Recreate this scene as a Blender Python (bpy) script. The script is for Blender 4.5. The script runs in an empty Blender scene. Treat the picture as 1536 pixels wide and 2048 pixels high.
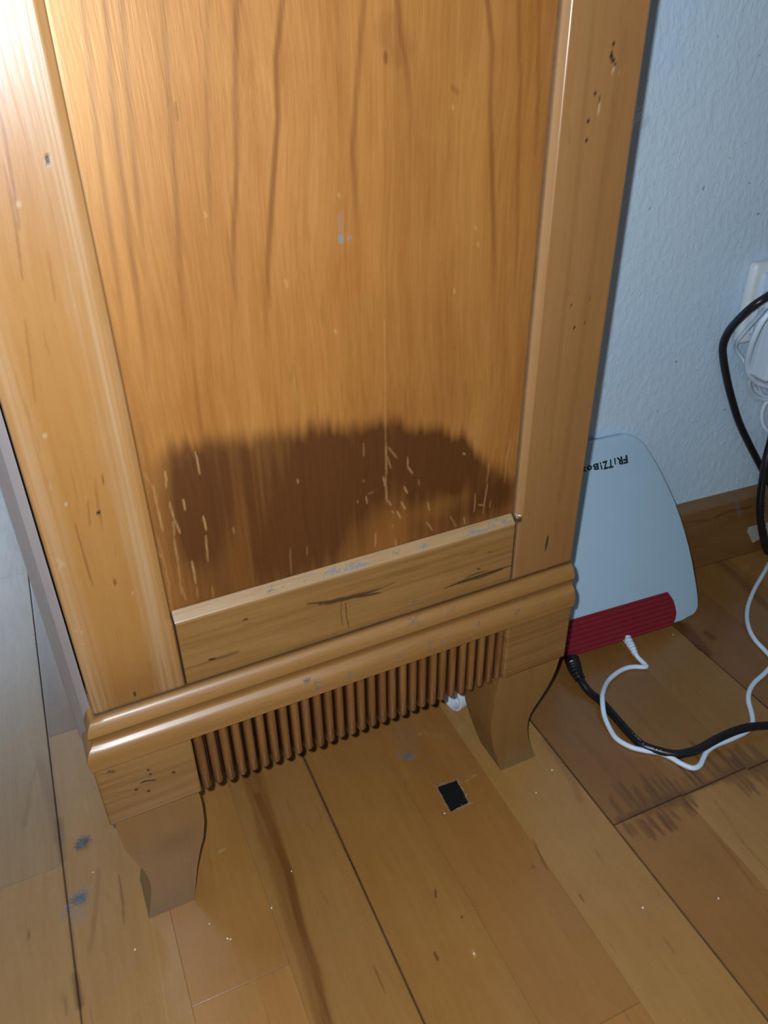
import bpy, bmesh, math, random
import numpy as np
from mathutils import Vector, Matrix
random.seed(7); rng = np.random.default_rng(7)
S = bpy.context.scene
COL = S.collection
R = math.radians

# ------------------------------------------------------------------ camera
F_PX = 1598.05
PITCH, YAW, ROLL = 0.57546966, 0.41273871, -0.01404268
CAM = np.array([0.02474299, -0.36541707, 0.54805702])
_fw = np.array([math.sin(YAW)*math.cos(PITCH), math.cos(YAW)*math.cos(PITCH), -math.sin(PITCH)])
_r0 = np.array([math.cos(YAW), -math.sin(YAW), 0.0]); _u0 = np.cross(_r0, _fw)
_rt = _r0*math.cos(ROLL)+_u0*math.sin(ROLL); _up = -_r0*math.sin(ROLL)+_u0*math.cos(ROLL)
cd = bpy.data.cameras.new('camera'); cam = bpy.data.objects.new('camera', cd); COL.objects.link(cam)
cd.sensor_fit = 'VERTICAL'; cd.sensor_height = 24.0; cd.lens = F_PX*24.0/2048.0
cd.clip_start = 0.01
cam.matrix_world = Matrix(((_rt[0], _up[0], -_fw[0], CAM[0]), (_rt[1], _up[1], -_fw[1], CAM[1]),
                           (_rt[2], _up[2], -_fw[2], CAM[2]), (0, 0, 0, 1)))
S.camera = cam

# ------------------------------------------------------------------ light and exposure
S.view_settings.view_transform = 'Standard'; S.view_settings.look = 'None'
S.view_settings.gamma = 1.0; S.view_settings.use_curve_mapping = False
S.view_settings.exposure = 0.0
W = bpy.data.worlds.new('world'); S.world = W; W.use_nodes = True
W.node_tree.nodes['Background'].inputs[0].default_value = (0.62, 0.78, 1.0, 1)
W.node_tree.nodes['Background'].inputs[1].default_value = 1.2
# the phone's flash, beside its lens
fl = bpy.data.lights.new('flash', 'POINT'); fl.energy = 13.5; fl.color = (0.833, 0.91, 1.0); fl.shadow_soft_size = 0.0035
flo = bpy.data.objects.new('flash', fl); COL.objects.link(flo)
flo.location = Vector(CAM - 0.013*_rt + 0.010*_up)
# daylight through the far window
wl = bpy.data.lights.new('window_daylight', 'AREA'); wl.shape = 'RECTANGLE'; wl.size = 1.9; wl.size_y = 1.45
wl.energy = 36; wl.color = (0.60, 0.79, 1.0)
wlo = bpy.data.objects.new('window_daylight', wl); COL.objects.link(wlo)
wlo.location = (-1.15, 3.15, 1.75); wlo.rotation_euler = (R(-90), 0, 0)

# ------------------------------------------------------------------ pixel (of the 1536x2048 photo) -> plane helpers, used to measure the place
TH = R(1.4)          # the cabinet stands turned by this much to the floor boards
PH = math.atan(-0.045)   # and the wall by this much
def ray(px, py):
    return _fw + (px-768.0)/F_PX*_rt - (py-1024.0)/F_PX*_up
def on_floor(px, py, z=0.0):
    d = ray(px, py); return CAM + d*((z-CAM[2])/d[2])
def on_face(px, py, o=0.0):       # cabinet face -> (u, z) in cabinet coordinates
    n = np.array([-math.sin(TH), math.cos(TH), 0]); t = np.array([math.cos(TH), math.sin(TH), 0])
    d = ray(px, py); P = CAM + d*((o-CAM@n)/(d@n)); return (float(P@t), float(P[2]))
WN = np.array([-math.sin(PH), math.cos(PH), 0]); WT = np.array([math.cos(PH), math.sin(PH), 0])
W0 = np.array([0.68, 0.166, 0.0])
def on_wall(px, py, out=0.0):     # wall -> (t, z); out = distance in front of the wall
    d = ray(px, py); P = CAM + d*(((W0-WN*out-CAM)@WN)/(d@WN)); return (float((P-W0)@WT), float(P[2]))
def wall_pt(t, z, out=0.0):
    P = W0 + WT*t - WN*out; return (float(P[0]), float(P[1]), float(z))

# ------------------------------------------------------------------ object helpers
def link(name, me, mat=None, parent=None, loc=None):
    o = bpy.data.objects.new(name, me); COL.objects.link(o)
    if mat is not None: me.materials.append(mat)
    if parent is not None: o.parent = parent
    if loc is not None: o.location = loc
    return o
def obj(name, bm, mat, parent=None, loc=None, smooth=False):
    me = bpy.data.meshes.new(name)
    bmesh.ops.recalc_face_normals(bm, faces=bm.faces)
    bm.to_mesh(me); bm.free()
    if smooth:
        me.shade_smooth()
        me.set_sharp_from_angle(angle=R(40))
    return link(name, me, mat, parent, loc)
def empty(name, loc=(0, 0, 0), rz=0.0):
    o = bpy.data.objects.new(name, None); COL.objects.link(o); o.location = loc; o.rotation_euler = (0, 0, rz)
    o.empty_display_size = 0.02; return o
def tag(o, label, cat, group=None, kind=None):
    o['label'] = label; o['category'] = cat
    if group: o['group'] = group
    if kind: o['kind'] = kind
    return o
def box(bm, x0, x1, y0, y1, z0, z1, bev=0.0, seg=2):
    g = bmesh.ops.create_cube(bm, size=1.0)
    for v in g['verts']:
        v.co = Vector(((x0+x1)/2+v.co.x*(x1-x0), (y0+y1)/2+v.co.y*(y1-y0), (z0+z1)/2+v.co.z*(z1-z0)))
    if bev > 0:
        es = list({e for v in g['verts'] for e in v.link_edges})
        bmesh.ops.bevel(bm, geom=es, offset=bev, segments=seg, affect='EDGES', profile=0.5)
def prism(bm, pts, axis, a, b):
    """closed outline pts (2-D) extruded along axis ('x','y','z') from a to b"""
    def mk(p, h):
        return {'x': (h, p[0], p[1]), 'y': (p[0], h, p[1]), 'z': (p[0], p[1], h)}[axis]
    A = [bm.verts.new(mk(p, a)) for p in pts]; B = [bm.verts.new(mk(p, b)) for p in pts]
    n = len(pts); bm.faces.new(A); bm.faces.new(B[::-1])
    for i in range(n): bm.faces.new((A[i], B[i], B[(i+1) % n], A[(i+1) % n]))
def catmull(pts, n=8):
    P = [Vector(p) for p in pts]; P = [2*P[0]-P[1]]+P+[2*P[-1]-P[-2]]; out = []
    for i in range(1, len(P)-2):
        for k in range(n):
            t = k/n
            out.append(0.5*((2*P[i])+(P[i+1]-P[i-1])*t+(2*P[i-1]-5*P[i]+4*P[i+1]-P[i+2])*t*t+(3*P[i]-P[i-1]-3*P[i+1]+P[i+2])*t**3))
    out.append(P[-2]); return out
def tube(bm, path, r, seg=12, rad=None):
    N = len(path); T = [(path[min(i+1, N-1)]-path[max(i-1, 0)]).normalized() for i in range(N)]
    up = Vector((0, 0, 1)) if abs(T[0].z) < 0.9 else Vector((1, 0, 0))
    nrm = T[0].cross(up).normalized(); rings = []
    for i in range(N):
        nrm = (nrm-T[i]*nrm.dot(T[i])).normalized(); b = T[i].cross(nrm)
        rr = r if rad is None else rad[i]
        rings.append([bm.verts.new(path[i]+(nrm*math.cos(a)+b*math.sin(a))*rr) for a in [2*math.pi*k/seg for k in range(seg)]])
    for i in range(N-1):
        for k in range(seg):
            bm.faces.new((rings[i][k], rings[i][(k+1) % seg], rings[i+1][(k+1) % seg], rings[i+1][k]))
    bm.faces.new(rings[0][::-1]); bm.faces.new(rings[-1])

# ------------------------------------------------------------------ wear and edge tones painted as point attributes (stains, scratches, ring lines)
def _poly_mask(U, V, pts, w, soft, taper):
    m = np.zeros_like(U)
    pts = np.array(pts, float); L = np.r_[0, np.cumsum(np.hypot(*np.diff(pts, axis=0).T))]; tot = max(L[-1], 1e-9)
    for i in range(len(pts)-1):
        a, b = pts[i], pts[i+1]; ww = w+soft
        sel = (U > min(a[0], b[0])-ww) & (U < max(a[0], b[0])+ww) & (V > min(a[1], b[1])-ww) & (V < max(a[1], b[1])+ww)
        if not sel.any(): continue
        u = U[sel]; v = V[sel]; d = b-a; l2 = max(d@d, 1e-12)
        t = np.clip(((u-a[0])*d[0]+(v-a[1])*d[1])/l2, 0, 1)
        dist = np.hypot(u-a[0]-t*d[0], v-a[1]-t*d[1])
        s = (L[i]+t*math.sqrt(l2))/tot
        wl_ = w*(np.clip(np.minimum(s, 1-s)*5, 0.25, 1) if taper == 1 else 1)
        k = np.clip(1-(dist-wl_)/soft, 0, 1); k = k*k*(3-2*k)
        if taper == 2: k = k*np.clip(np.minimum(s, 1-s)*3.5, 0, 1)
        m[sel] = np.maximum(m[sel], k)
    return m
def paint(U, V, strokes, base=None):
    m = np.zeros_like(U) if base is None else base
    for s in strokes:
        pts, w, soft, a = s[:4]; taper = int(s[4]) if len(s) > 4 else 0
        m = np.maximum(m, a*_poly_mask(U, V, pts, w, soft, taper))
    return np.clip(m, 0, 1)
def noise1(x, seed=0, oct=3):
    x = np.asarray(x, float); out = np.zeros_like(x); a = 1.0; tot = 0
    r = np.random.default_rng(seed).random(4096)
    for o in range(oct):
        i = np.floor(x).astype(int); f = x-i; f = f*f*(3-2*f)
        out += a*(r[i % 4096]*(1-f)+r[(i+1) % 4096]*f); tot += a; a *= 0.5; x = x*2.03+17.3
    return out/tot
def noise2(x, y, seed=0, oct=3):
    x = np.asarray(x, float); y = np.asarray(y, float); out = np.zeros_like(x); a = 1.0; tot = 0
    r = np.random.default_rng(seed).random((256, 256))
    for o in range(oct):
        i = np.floor(x).astype(int); j = np.floor(y).astype(int); f = x-i; g = y-j; f = f*f*(3-2*f); g = g*g*(3-2*g)
        out += a*((r[i % 256, j % 256]*(1-f)+r[(i+1) % 256, j % 256]*f)*(1-g)+(r[i % 256, (j+1) % 256]*(1-f)+r[(i+1) % 256, (j+1) % 256]*f)*g)
        tot += a; a *= 0.5; x = x*2.03+17.3; y = y*2.03+5.1
    return out/tot
def slab(name, us, vs, place, depth, mat, parent, attrs, loc=None):
    """a board whose broad face is a grid (us x vs) carrying wear attributes; closed at the back.
    place(u, v, d) gives the 3-D point at depth d behind the face"""
    U, V = np.meshgrid(us, vs); nu, nv = len(us), len(vs)
    co = np.stack(place(U, V, 0.0), -1).reshape(-1, 3)
    ring = [(j*nu) for j in range(nv)]
    ring = [i for i in range(nu)] + [j*nu+nu-1 for j in range(1, nv)] + [(nv-1)*nu+i for i in range(nu-2, -1, -1)] + [j*nu for j in range(nv-2, 0, -1)]
    Uf, Vf = U.reshape(-1), V.reshape(-1)
    back = np.stack(place(Uf[ring], Vf[ring], depth), -1)
    verts = np.vstack([co, back]); n0 = nu*nv; nr = len(ring)
    idx = np.arange(n0).reshape(nv, nu)
    q = np.stack([idx[:-1, :-1], idx[:-1, 1:], idx[1:, 1:], idx[1:, :-1]], -1).reshape(-1, 4)
    sides = np.array([[ring[(k+1) % nr], ring[k], n0+k, n0+(k+1) % nr] for k in range(nr)])
    quads = np.vstack([q, sides])
    me = bpy.data.meshes.new(name)
    nq = len(quads); me.vertices.add(len(verts)); me.vertices.foreach_set('co', verts.astype(np.float32).ravel())
    me.loops.add(nq*4+nr); me.polygons.add(nq+1)
    li = np.concatenate([quads.ravel(), (n0+np.arange(nr))]).astype(np.int32)
    me.loops.foreach_set('vertex_index', li)
    me.polygons.foreach_set('loop_start', np.concatenate([np.arange(nq)*4, [nq*4]]).astype(np.int32))
    me.update(calc_edges=True); me.validate()
    for k, m in attrs(U, V).items():
        a = me.attributes.new(k, 'FLOAT', 'POINT')
        a.data.foreach_set('value', np.concatenate([m.reshape(-1), m.reshape(-1)[ring]]).astype(np.float32))
    o = link(name, me, mat, parent, loc); return o
def steps(a, b, d):
    return np.linspace(a, b, max(2, int(round((b-a)/d))+1))

# ------------------------------------------------------------------ materials
def srgb(r, g, b):
    f = lambda c: (c/255/12.92) if c/255 <= 0.04045 else ((c/255+0.055)/1.055)**2.4
    return (f(r), f(g), f(b), 1)
def newmat(name):
    m = bpy.data.materials.new(name); m.use_nodes = True; nt = m.node_tree
    return m, nt, nt.nodes['Principled BSDF']
def N(nt, t, **kw):
    n = nt.nodes.new(t)
    for k, v in kw.items(): setattr(n, k, v)
    return n
def mixc(nt, fac, a, b, mode='MIX'):
    n = N(nt, 'ShaderNodeMix', data_type='RGBA', blend_type=mode)
    for s, v in ((n.inputs[0], fac), (n.inputs[6], a), (n.inputs[7], b)):
        if hasattr(v, 'is_output'): nt.links.new(v, s)
        else: s.default_value = v
    return n.outputs[2]
def mth(nt, op, a, b=None, clamp=False):
    n = N(nt, 'ShaderNodeMath', operation=op); n.use_clamp = clamp
    for s, v in ((n.inputs[0], a), (n.inputs[1], b)):
        if v is None: continue
        if hasattr(v, 'is_output'): nt.links.new(v, s)
        else: s.default_value = v
    return n.outputs[0]
def noise(nt, vec, scale, detail=3, rough=0.5, dist=0.0):
    n = N(nt, 'ShaderNodeTexNoise'); n.inputs['Scale'].default_value = scale; n.inputs['Detail'].default_value = detail
    n.inputs['Roughness'].default_value = rough; n.inputs['Distortion'].default_value = dist
    nt.links.new(vec, n.inputs['Vector']); return n.outputs['Fac']
def ramp(nt, fac, stops):
    n = N(nt, 'ShaderNodeValToRGB'); cr = n.color_ramp
    while len(cr.elements) < len(stops): cr.elements.new(0.5)
    for e, (p, c) in zip(cr.elements, stops): e.position = p; e.color = c
    nt.links.new(fac, n.inputs[0]); return n.outputs[0]
WK = (0.56, 0.50, 0.43)
def wood(name, light, dark, axis, rough=0.32, broad=14, fine=260, contrast=1.0, coat=0.25, dustcol=(0.22, 0.225, 0.24, 1),
         burn=(0.045, 0.014, 0.004, 1), lightcol=None, tinted=False, flecks=0.5, bumpk=0.06, aniso=0.0, cloud=0.35, spec=0.5, stint=None):
    light = tuple(light[i]*WK[i] for i in range(3))+(1,); dark = tuple(dark[i]*WK[i] for i in range(3))+(1,)
    if lightcol: lightcol = tuple(lightcol[i]*0.62 for i in range(3))+(1,)
    dustcol = tuple(dustcol[i]*0.62 for i in range(3))+(1,); burn = tuple(burn[i]*0.62 for i in range(3))+(1,)
    m, nt, b = newmat(name)
    tc = N(nt, 'ShaderNodeTexCoord').outputs['Object']
    oi = N(nt, 'ShaderNodeObjectInfo')
    off = N(nt, 'ShaderNodeVectorMath', operation='SCALE'); off.inputs[0].default_value = (13.1, 7.7, 5.3); nt.links.new(oi.outputs['Random'], off.inputs['Scale'])
    add = N(nt, 'ShaderNodeVectorMath', operation='ADD'); nt.links.new(tc, add.inputs[0]); nt.links.new(off.outputs[0], add.inputs[1])
    # slow sideways wander of the grain
    wob = N(nt, 'ShaderNodeTexNoise'); wob.inputs['Scale'].default_value = 7.0; wob.inputs['Detail'].default_value = 1.0
    nt.links.new(add.outputs[0], wob.inputs['Vector'])
    wv = N(nt, 'ShaderNodeVectorMath', operation='SCALE'); nt.links.new(wob.outputs['Color'], wv.inputs[0]); wv.inputs['Scale'].default_value = 0.02
    ad2 = N(nt, 'ShaderNodeVectorMath', operation='ADD'); nt.links.new(add.outputs[0], ad2.inputs[0]); nt.links.new(wv.outputs[0], ad2.inputs[1])
    mp = N(nt, 'ShaderNodeMapping'); sc = [1, 1, 1]; sc['xyz'.index(axis)] = 0.05; mp.inputs['Scale'].default_value = sc
    nt.links.new(ad2.outputs[0], mp.inputs['Vector']); v = mp.outputs[0]
    n1 = noise(nt, v, broad, 3, 0.55); n2 = noise(nt, v, fine, 3, 0.6); n3 = noise(nt, v, broad*5, 2, 0.5)
    cl = noise(nt, add.outputs[0], 16, 3, 0.6)
    mp2 = N(nt, 'ShaderNodeMapping'); sc2 = [1, 1, 1]; sc2['xyz'.index(axis)] = 0.10; mp2.inputs['Scale'].default_value = sc2
    nt.links.new(add.outputs[0], mp2.inputs['Vector'])
    fk = noise(nt, mp2.outputs[0], 330, 2, 0.5)
    s = mth(nt, 'ADD', mth(nt, 'MULTIPLY', mth(nt, 'SUBTRACT', n1, 0.5), 1.5*contrast), mth(nt, 'MULTIPLY', mth(nt, 'SUBTRACT', n2, 0.5), 0.75*contrast))
    s = mth(nt, 'ADD', s, mth(nt, 'MULTIPLY', mth(nt, 'SUBTRACT', n3, 0.5), 0.7*contrast))
    s = mth(nt, 'ADD', s, mth(nt, 'MULTIPLY', mth(nt, 'SUBTRACT', cl, 0.5), cloud))
    s = mth(nt, 'ADD', s, 0.5, clamp=True)
    c = ramp(nt, s, [(0.0, dark), (1.0, light)])
    if tinted: c = mixc(nt, 1.0, c, oi.outputs['Color'], 'MULTIPLY')
    # dark little pores
    pk = ramp(nt, fk, [(0.26, (1, 1, 1, 1)), (0.33, (0, 0, 0, 1))])
    c = mixc(nt, mth(nt, 'MULTIPLY', pk, flecks), c, (burn[0]*1.6, burn[1]*1.6, burn[2]*1.6, 1))
    def at(nm): a = N(nt, 'ShaderNodeAttribute'); a.attribute_name = nm; return a.outputs['Fac']
    c = mixc(nt, at('line'), c, (dark[0]*0.50, dark[1]*0.36, dark[2]*0.30, 1))
    c = mixc(nt, at('burn'), c, burn)  # burn marks, and the darkened edges, grooves and lower ends
    lc = lightcol or (min(light[0]*1.25, 1), min(light[1]*1.55, 1), min(light[2]*2.2, 1), 1)
    c = mixc(nt, at('light'), c, lc)
    c = mixc(nt, at('ink'), c, (0.012, 0.010, 0.009, 1))
    c = mixc(nt, at('dust'), c, dustcol)
    nt.links.new(c, b.inputs['Base Color'])
    rr = mth(nt, 'ADD', mth(nt, 'MULTIPLY', n2, 0.16), rough-0.08)
    rr = mth(nt, 'ADD', rr, mth(nt, 'MULTIPLY', at('dust'), 0.4), clamp=True)
    nt.links.new(rr, b.inputs['Roughness'])
    b.inputs['Coat Weight'].default_value = coat; b.inputs['Coat Roughness'].default_value = rough*0.6
    b.inputs['Specular IOR Level'].default_value = spec
    if stint: b.inputs['Specular Tint'].default_value = stint
    if aniso: b.inputs['Anisotropic'].default_value = aniso
    bp = N(nt, 'ShaderNodeBump'); bp.inputs['Strength'].default_value = bumpk; bp.inputs['Distance'].default_value = 0.002
    h = mth(nt, 'SUBTRACT', mth(nt, 'ADD', n2, mth(nt, 'MULTIPLY', n3, 0.4)), mth(nt, 'MULTIPLY', at('ink'), 2.5))
    nt.links.new(h, bp.inputs['Height']); nt.links.new(bp.outputs[0], b.inputs['Normal'])
    return m
def plain(name, col, rough=0.5, bump=0.0, bscale=300, coat=0.0, var=0.06, spec=0.5):
    m, nt, b = newmat(name)
    tc = N(nt, 'ShaderNodeTexCoord').outputs['Object']
    n = noise(nt, tc, bscale, 3, 0.6); n2 = noise(nt, tc, 25, 3, 0.6)
    c = ramp(nt, n2, [(0.25, tuple(x*(1-var) for x in col[:3])+(1,)), (0.75, tuple(min(x*(1+var), 1) for x in col[:3])+(1,))])
    nt.links.new(c, b.inputs['Base Color']); b.inputs['Roughness'].default_value = rough
    b.inputs['Coat Weight'].default_value = coat; b.inputs['Specular IOR Level'].default_value = spec
    if bump:
        bp = N(nt, 'ShaderNodeBump'); bp.inputs['Strength'].default_value = bump; bp.inputs['Distance'].default_value = 0.001
        nt.links.new(n, bp.inputs['Height']); nt.links.new(bp.outputs[0], b.inputs['Normal'])
    return m
def wall_mat():
    m, nt, b = newmat('wall_paint')
    tc = N(nt, 'ShaderNodeTexCoord').outputs['Object']
    mp = N(nt, 'ShaderNodeMapping'); mp.inputs['Scale'].default_value = (1.0, 1.0, 0.62); mp.inputs['Rotation'].default_value = (0, R(18), 0)
    nt.links.new(tc, mp.inputs['Vector'])
    n = noise(nt, mp.outputs[0], 175, 3, 0.55, 0.4); n2 = noise(nt, mp.outputs[0], 60, 3, 0.5); n3 = noise(nt, tc, 6, 3, 0.5)
    lumps = ramp(nt, n, [(0.40, (0, 0, 0, 1)), (0.66, (1, 1, 1, 1))])
    h = mth(nt, 'ADD', mth(nt, 'MULTIPLY', lumps, 1.0), mth(nt, 'MULTIPLY', n2, 0.8))
    c = ramp(nt, n3, [(0.3, (0.47, 0.63, 0.78, 1)), (0.7, (0.53, 0.66, 0.76, 1))])
    sp = noise(nt, tc, 140, 1, 0.4)
    c = mixc(nt, mth(nt, 'MULTIPLY', ramp(nt, sp, [(0.20, (1, 1, 1, 1)), (0.235, (0, 0, 0, 1))]), 0.6), c, (0.12, 0.13, 0.15, 1))
    def at(nm): a = N(nt, 'ShaderNodeAttribute'); a.attribute_name = nm; return a.outputs['Fac']
    c = mixc(nt, at('dust'), c, (0.16, 0.18, 0.20, 1))
    nt.links.new(c, b.inputs['Base Color']); b.inputs['Roughness'].default_value = 0.62
    bp = N(nt, 'ShaderNodeBump'); bp.inputs['Strength'].default_value = 0.5; bp.inputs['Distance'].default_value = 0.0006
    nt.links.new(h, bp.inputs['Height']); nt.links.new(bp.outputs[0], b.inputs['Normal'])
    return m

M = {}
M['panel'] = wood('panel_veneer', (0.61, 0.300, 0.080, 1), (0.39, 0.148, 0.027, 1), 'z', rough=0.46, broad=30, fine=520, contrast=0.95, coat=0.10, flecks=0.15, cloud=0.5, bumpk=0.07, spec=1.0, stint=(1.0, 0.72, 0.42, 1),
                  burn=(0.080, 0.020, 0.004, 1), lightcol=(0.62, 0.36, 0.14, 1))
M['post_l'] = wood('post_wood', (0.60, 0.34, 0.115, 1), (0.47, 0.220, 0.057, 1), 'z', rough=0.34, broad=22, fine=340, contrast=0.6, coat=0.15, flecks=0.15, lightcol=(0.60, 0.40, 0.22, 1))
M['post'] = wood('post_wood_pale', (0.50, 0.285, 0.115, 1), (0.38, 0.185, 0.062, 1), 'z', rough=0.30, broad=22, fine=300, contrast=0.6, coat=0.35, flecks=0.12, lightcol=(0.60, 0.40, 0.22, 1))
M['rail'] = wood('rail_wood', (0.50, 0.295, 0.11, 1), (0.33, 0.170, 0.050, 1), 'x', rough=0.34, broad=40, fine=480, contrast=0.85, coat=0.3, flecks=0.35, lightcol=(0.66, 0.48, 0.27, 1))
M['mould'] = wood('moulding_wood', (0.53, 0.30, 0.10, 1), (0.37, 0.18, 0.05, 1), 'x', rough=0.44, broad=40, fine=420, contrast=0.8, coat=0.22, flecks=0.15)
M['flute'] = wood('flute_wood', (0.42, 0.205, 0.068, 1), (0.20, 0.080, 0.022, 1), 'z', rough=0.36, broad=90, fine=500, contrast=1.0, coat=0.3, flecks=0.5)
M['foot'] = wood('foot_wood', (0.50, 0.30, 0.105, 1), (0.36, 0.195, 0.060, 1), 'z', rough=0.42, broad=16, fine=300, contrast=0.7, coat=0.1, flecks=0.15, dustcol=(0.33, 0.27, 0.19, 1), cloud=0.7)
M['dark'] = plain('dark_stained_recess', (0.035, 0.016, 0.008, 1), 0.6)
M['door'] = wood('door_edge_wood', (0.42, 0.44, 0.52, 1), (0.30, 0.28, 0.31, 1), 'z', rough=0.28, broad=30, fine=380, contrast=0.5, coat=0.4, flecks=0.05)  # grey edge veneer with the daylight's blue put into its colour
M['plank'] = wood('floor_wood', (0.62, 0.365, 0.135, 1), (0.44, 0.228, 0.066, 1), 'y', rough=0.27, broad=16, fine=300, contrast=0.62, coat=0.25, flecks=0.30, tinted=True,
                  bumpk=0.03, cloud=0.6, burn=(0.150, 0.055, 0.018, 1), dustcol=(0.24, 0.24, 0.25, 1))
M['skirt'] = wood('skirting_wood', (0.44, 0.24, 0.085, 1), (0.27, 0.125, 0.038, 1), 'x', rough=0.38, broad=30, fine=350, contrast=0.8, coat=0.1, flecks=0.3, dustcol=(0.22, 0.19, 0.16, 1))
M['sub'] = plain('joint_dark', (0.03, 0.018, 0.010, 1), 0.8)
M['wall'] = wall_mat()
M['ceiling'] = plain('ceiling_paint', (0.75, 0.76, 0.76, 1), 0.8)
M['white'] = plain('router_white_plastic', (0.375, 0.535, 0.655, 1), 0.42, 0.05, 900, var=0.015)
M['red'] = plain('red_plastic', (0.22, 0.012, 0.022, 1), 0.38, var=0.05)
M['redgroove'] = plain('red_plastic_groove', (0.17, 0.009, 0.016, 1), 0.6)
M['print'] = plain('navy_print', (0.010, 0.018, 0.032, 1), 0.5)
M['black'] = plain('black_rubber', (0.008, 0.009, 0.011, 1), 0.34, 0.1, 500)
M['cablewhite'] = plain('white_cable', (0.62, 0.74, 0.88, 1), 0.42, 0.1, 500, var=0.05)
M['cablegrey'] = plain('grey_white_cable', (0.52, 0.64, 0.74, 1), 0.45, 0.1, 500, var=0.05)
M['socket'] = plain('cream_socket_plastic', (0.62, 0.68, 0.70, 1), 0.35, var=0.05)
M['socketin'] = plain('white_socket_plastic', (0.52, 0.66, 0.80, 1), 0.25, var=0.05)
M['adapter'] = plain('grey_adapter_plastic', (0.52, 0.60, 0.70, 1), 0.45, 0.1, 900)
M['felt'] = plain('black_felt', (0.010, 0.010, 0.011, 1), 0.95, 1.0, 900, spec=0.1)
M['fluff'] = plain('grey_fluff', (0.13, 0.145, 0.175, 1), 0.95, var=0.3, spec=0.1)
M['paper'] = plain('torn_paint', (0.36, 0.37, 0.31, 1), 0.7, 0.4, 500)
M['cap'] = plain('white_cap_plastic', (0.62, 0.66, 0.72, 1), 0.3)
M['crumb'] = plain('pale_crumb', (0.75, 0.72, 0.70, 1), 0.7)
M['paint'] = plain('room_paint', (0.70, 0.70, 0.68, 1), 0.7)

# ------------------------------------------------------------------ the room
bm = bmesh.new(); box(bm, -2.6, 2.6, -2.6, 3.4, -0.05, -0.0142)
floor = obj('floor', bm, M['sub']); floor['kind'] = 'structure'

# strips of the parquet boards. Long board joints at these x, three strips to a board
JX = [-0.055, 0.1437, 0.3424, 0.5454]
def board_edges():
    xs = [JX[0]-0.2*k for k in range(6, 0, -1)]+JX+[JX[-1]+0.2*k for k in range(1, 6)]
    return xs
floor_px = {}
def planks():
    xs = board_edges()
    # known end joints (world y) of single strips in view, keyed by (board index relative to JX[0], strip)
    known = {(-1, 2): [(0.064, 0), (0.4665, 0)], (0, 0): [(0.200, 0)], (0, 1): [(-0.0755, 0)], (1, 1): [(-0.1925, 0)],
             (2, 0): [(-0.079, 1)], (2, 1): [(-0.080, 1)], (2, 2): [(-0.082, 1)]}
    tint = {  # (board, strip): list of tints for the pieces from near (low y) to far
        (-1, 2): [(1.00, 1.03, 1.06), (0.86, 0.95, 1.08), (0.9, 0.95, 1.0)],
        (-1, 1): [(0.95, 1.0, 1.05)], (-1, 0): [(1, 1, 1)],
        (0, 0): [(1.04, 1.06, 1.08), (0.62, 0.60, 0.62)], (0, 1): [(1.10, 1.02, 0.92), (0.98, 0.88, 0.74)],
        (0, 2): [(0.94, 0.90, 0.84)], (1, 0): [(0.95, 0.88, 0.74)], (1, 1): [(1.08, 0.97, 0.80), (0.92, 0.81, 0.66)],
        (1, 2): [(1.10, 1.13, 1.08)], (2, 0): [(0.92, 0.85, 0.74), (0.74, 0.66, 0.56)],
        (2, 1): [(1.10, 1.15, 1.15), (0.78, 0.71, 0.60)], (2, 2): [(0.94, 0.88, 0.76), (0.84, 0.80, 0.70)],
        (3, 0): [(0.66, 0.55, 0.46)], (3, 1): [(0.76, 0.70, 0.62)], (3, 2): [(0.9, 0.85, 0.8)]}
    rr = random.Random(3)
    for bi in range(len(xs)-1):
        k = bi-6; x0, x1 = xs[bi], xs[bi+1]
        for s in range(3):
            a = x0+(x1-x0)*s/3; b = x0+(x1-x0)*(s+1)/3
            kn = known.get((k, s), []); ys = [q[0] for q in kn]; kind = dict(kn)
            near = -1 <= k <= 3
            lo = min(ys) if ys else rr.uniform(-0.45, -0.22) if not near else -0.62
            hi = max(ys) if ys else (0.9 if near else lo)
            seq = sorted(ys)
            if not ys: seq = [lo, hi] if hi > lo else [lo]
            core = list(seq)
            y = seq[0]-rr.uniform(0.42, 0.62) if near else seq[0]
            while y > -2.5: seq.insert(0, y); y -= rr.uniform(0.45, 0.75)
            y = max(seq)+rr.uniform(0.42, 0.7)
            while y < 3.3: seq.append(y); y += rr.uniform(0.45, 0.75)
            seq = [-2.6]+seq+[3.4]
            tl = tint.get((k, s))
            for j in range(len(seq)-1):
                c, d = seq[j], seq[j+1]
                # end gaps: board ends wide, strip ends tight
                g0 = 0.0003 if kind.get(c) else 0.00002; g1 = 0.0003 if kind.get(d) else 0.00002
                gl = 0.0004 if s == 0 else 0.00002; gr = 0.0004 if s == 2 else 0.00002
                if tl is not None and near:
                    ref = 0.0
                    if len(tl) == 1: t = tl[0]
                    else:
                        ks = sorted(ys); n = sum(1 for q in ks if (c+d)/2 > q); t = tl[min(n, len(tl)-1)]
                else:
                    v = rr.uniform(0.82, 1.12); t = (v, v*rr.uniform(0.95, 1.03), v*rr.uniform(0.9, 1.05))
                yield k, s, a+gl, b-gr, c+g0, d-g1, t
def fpx(pts): return [tuple(on_floor(*p)[:2]) for p in pts]
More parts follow.
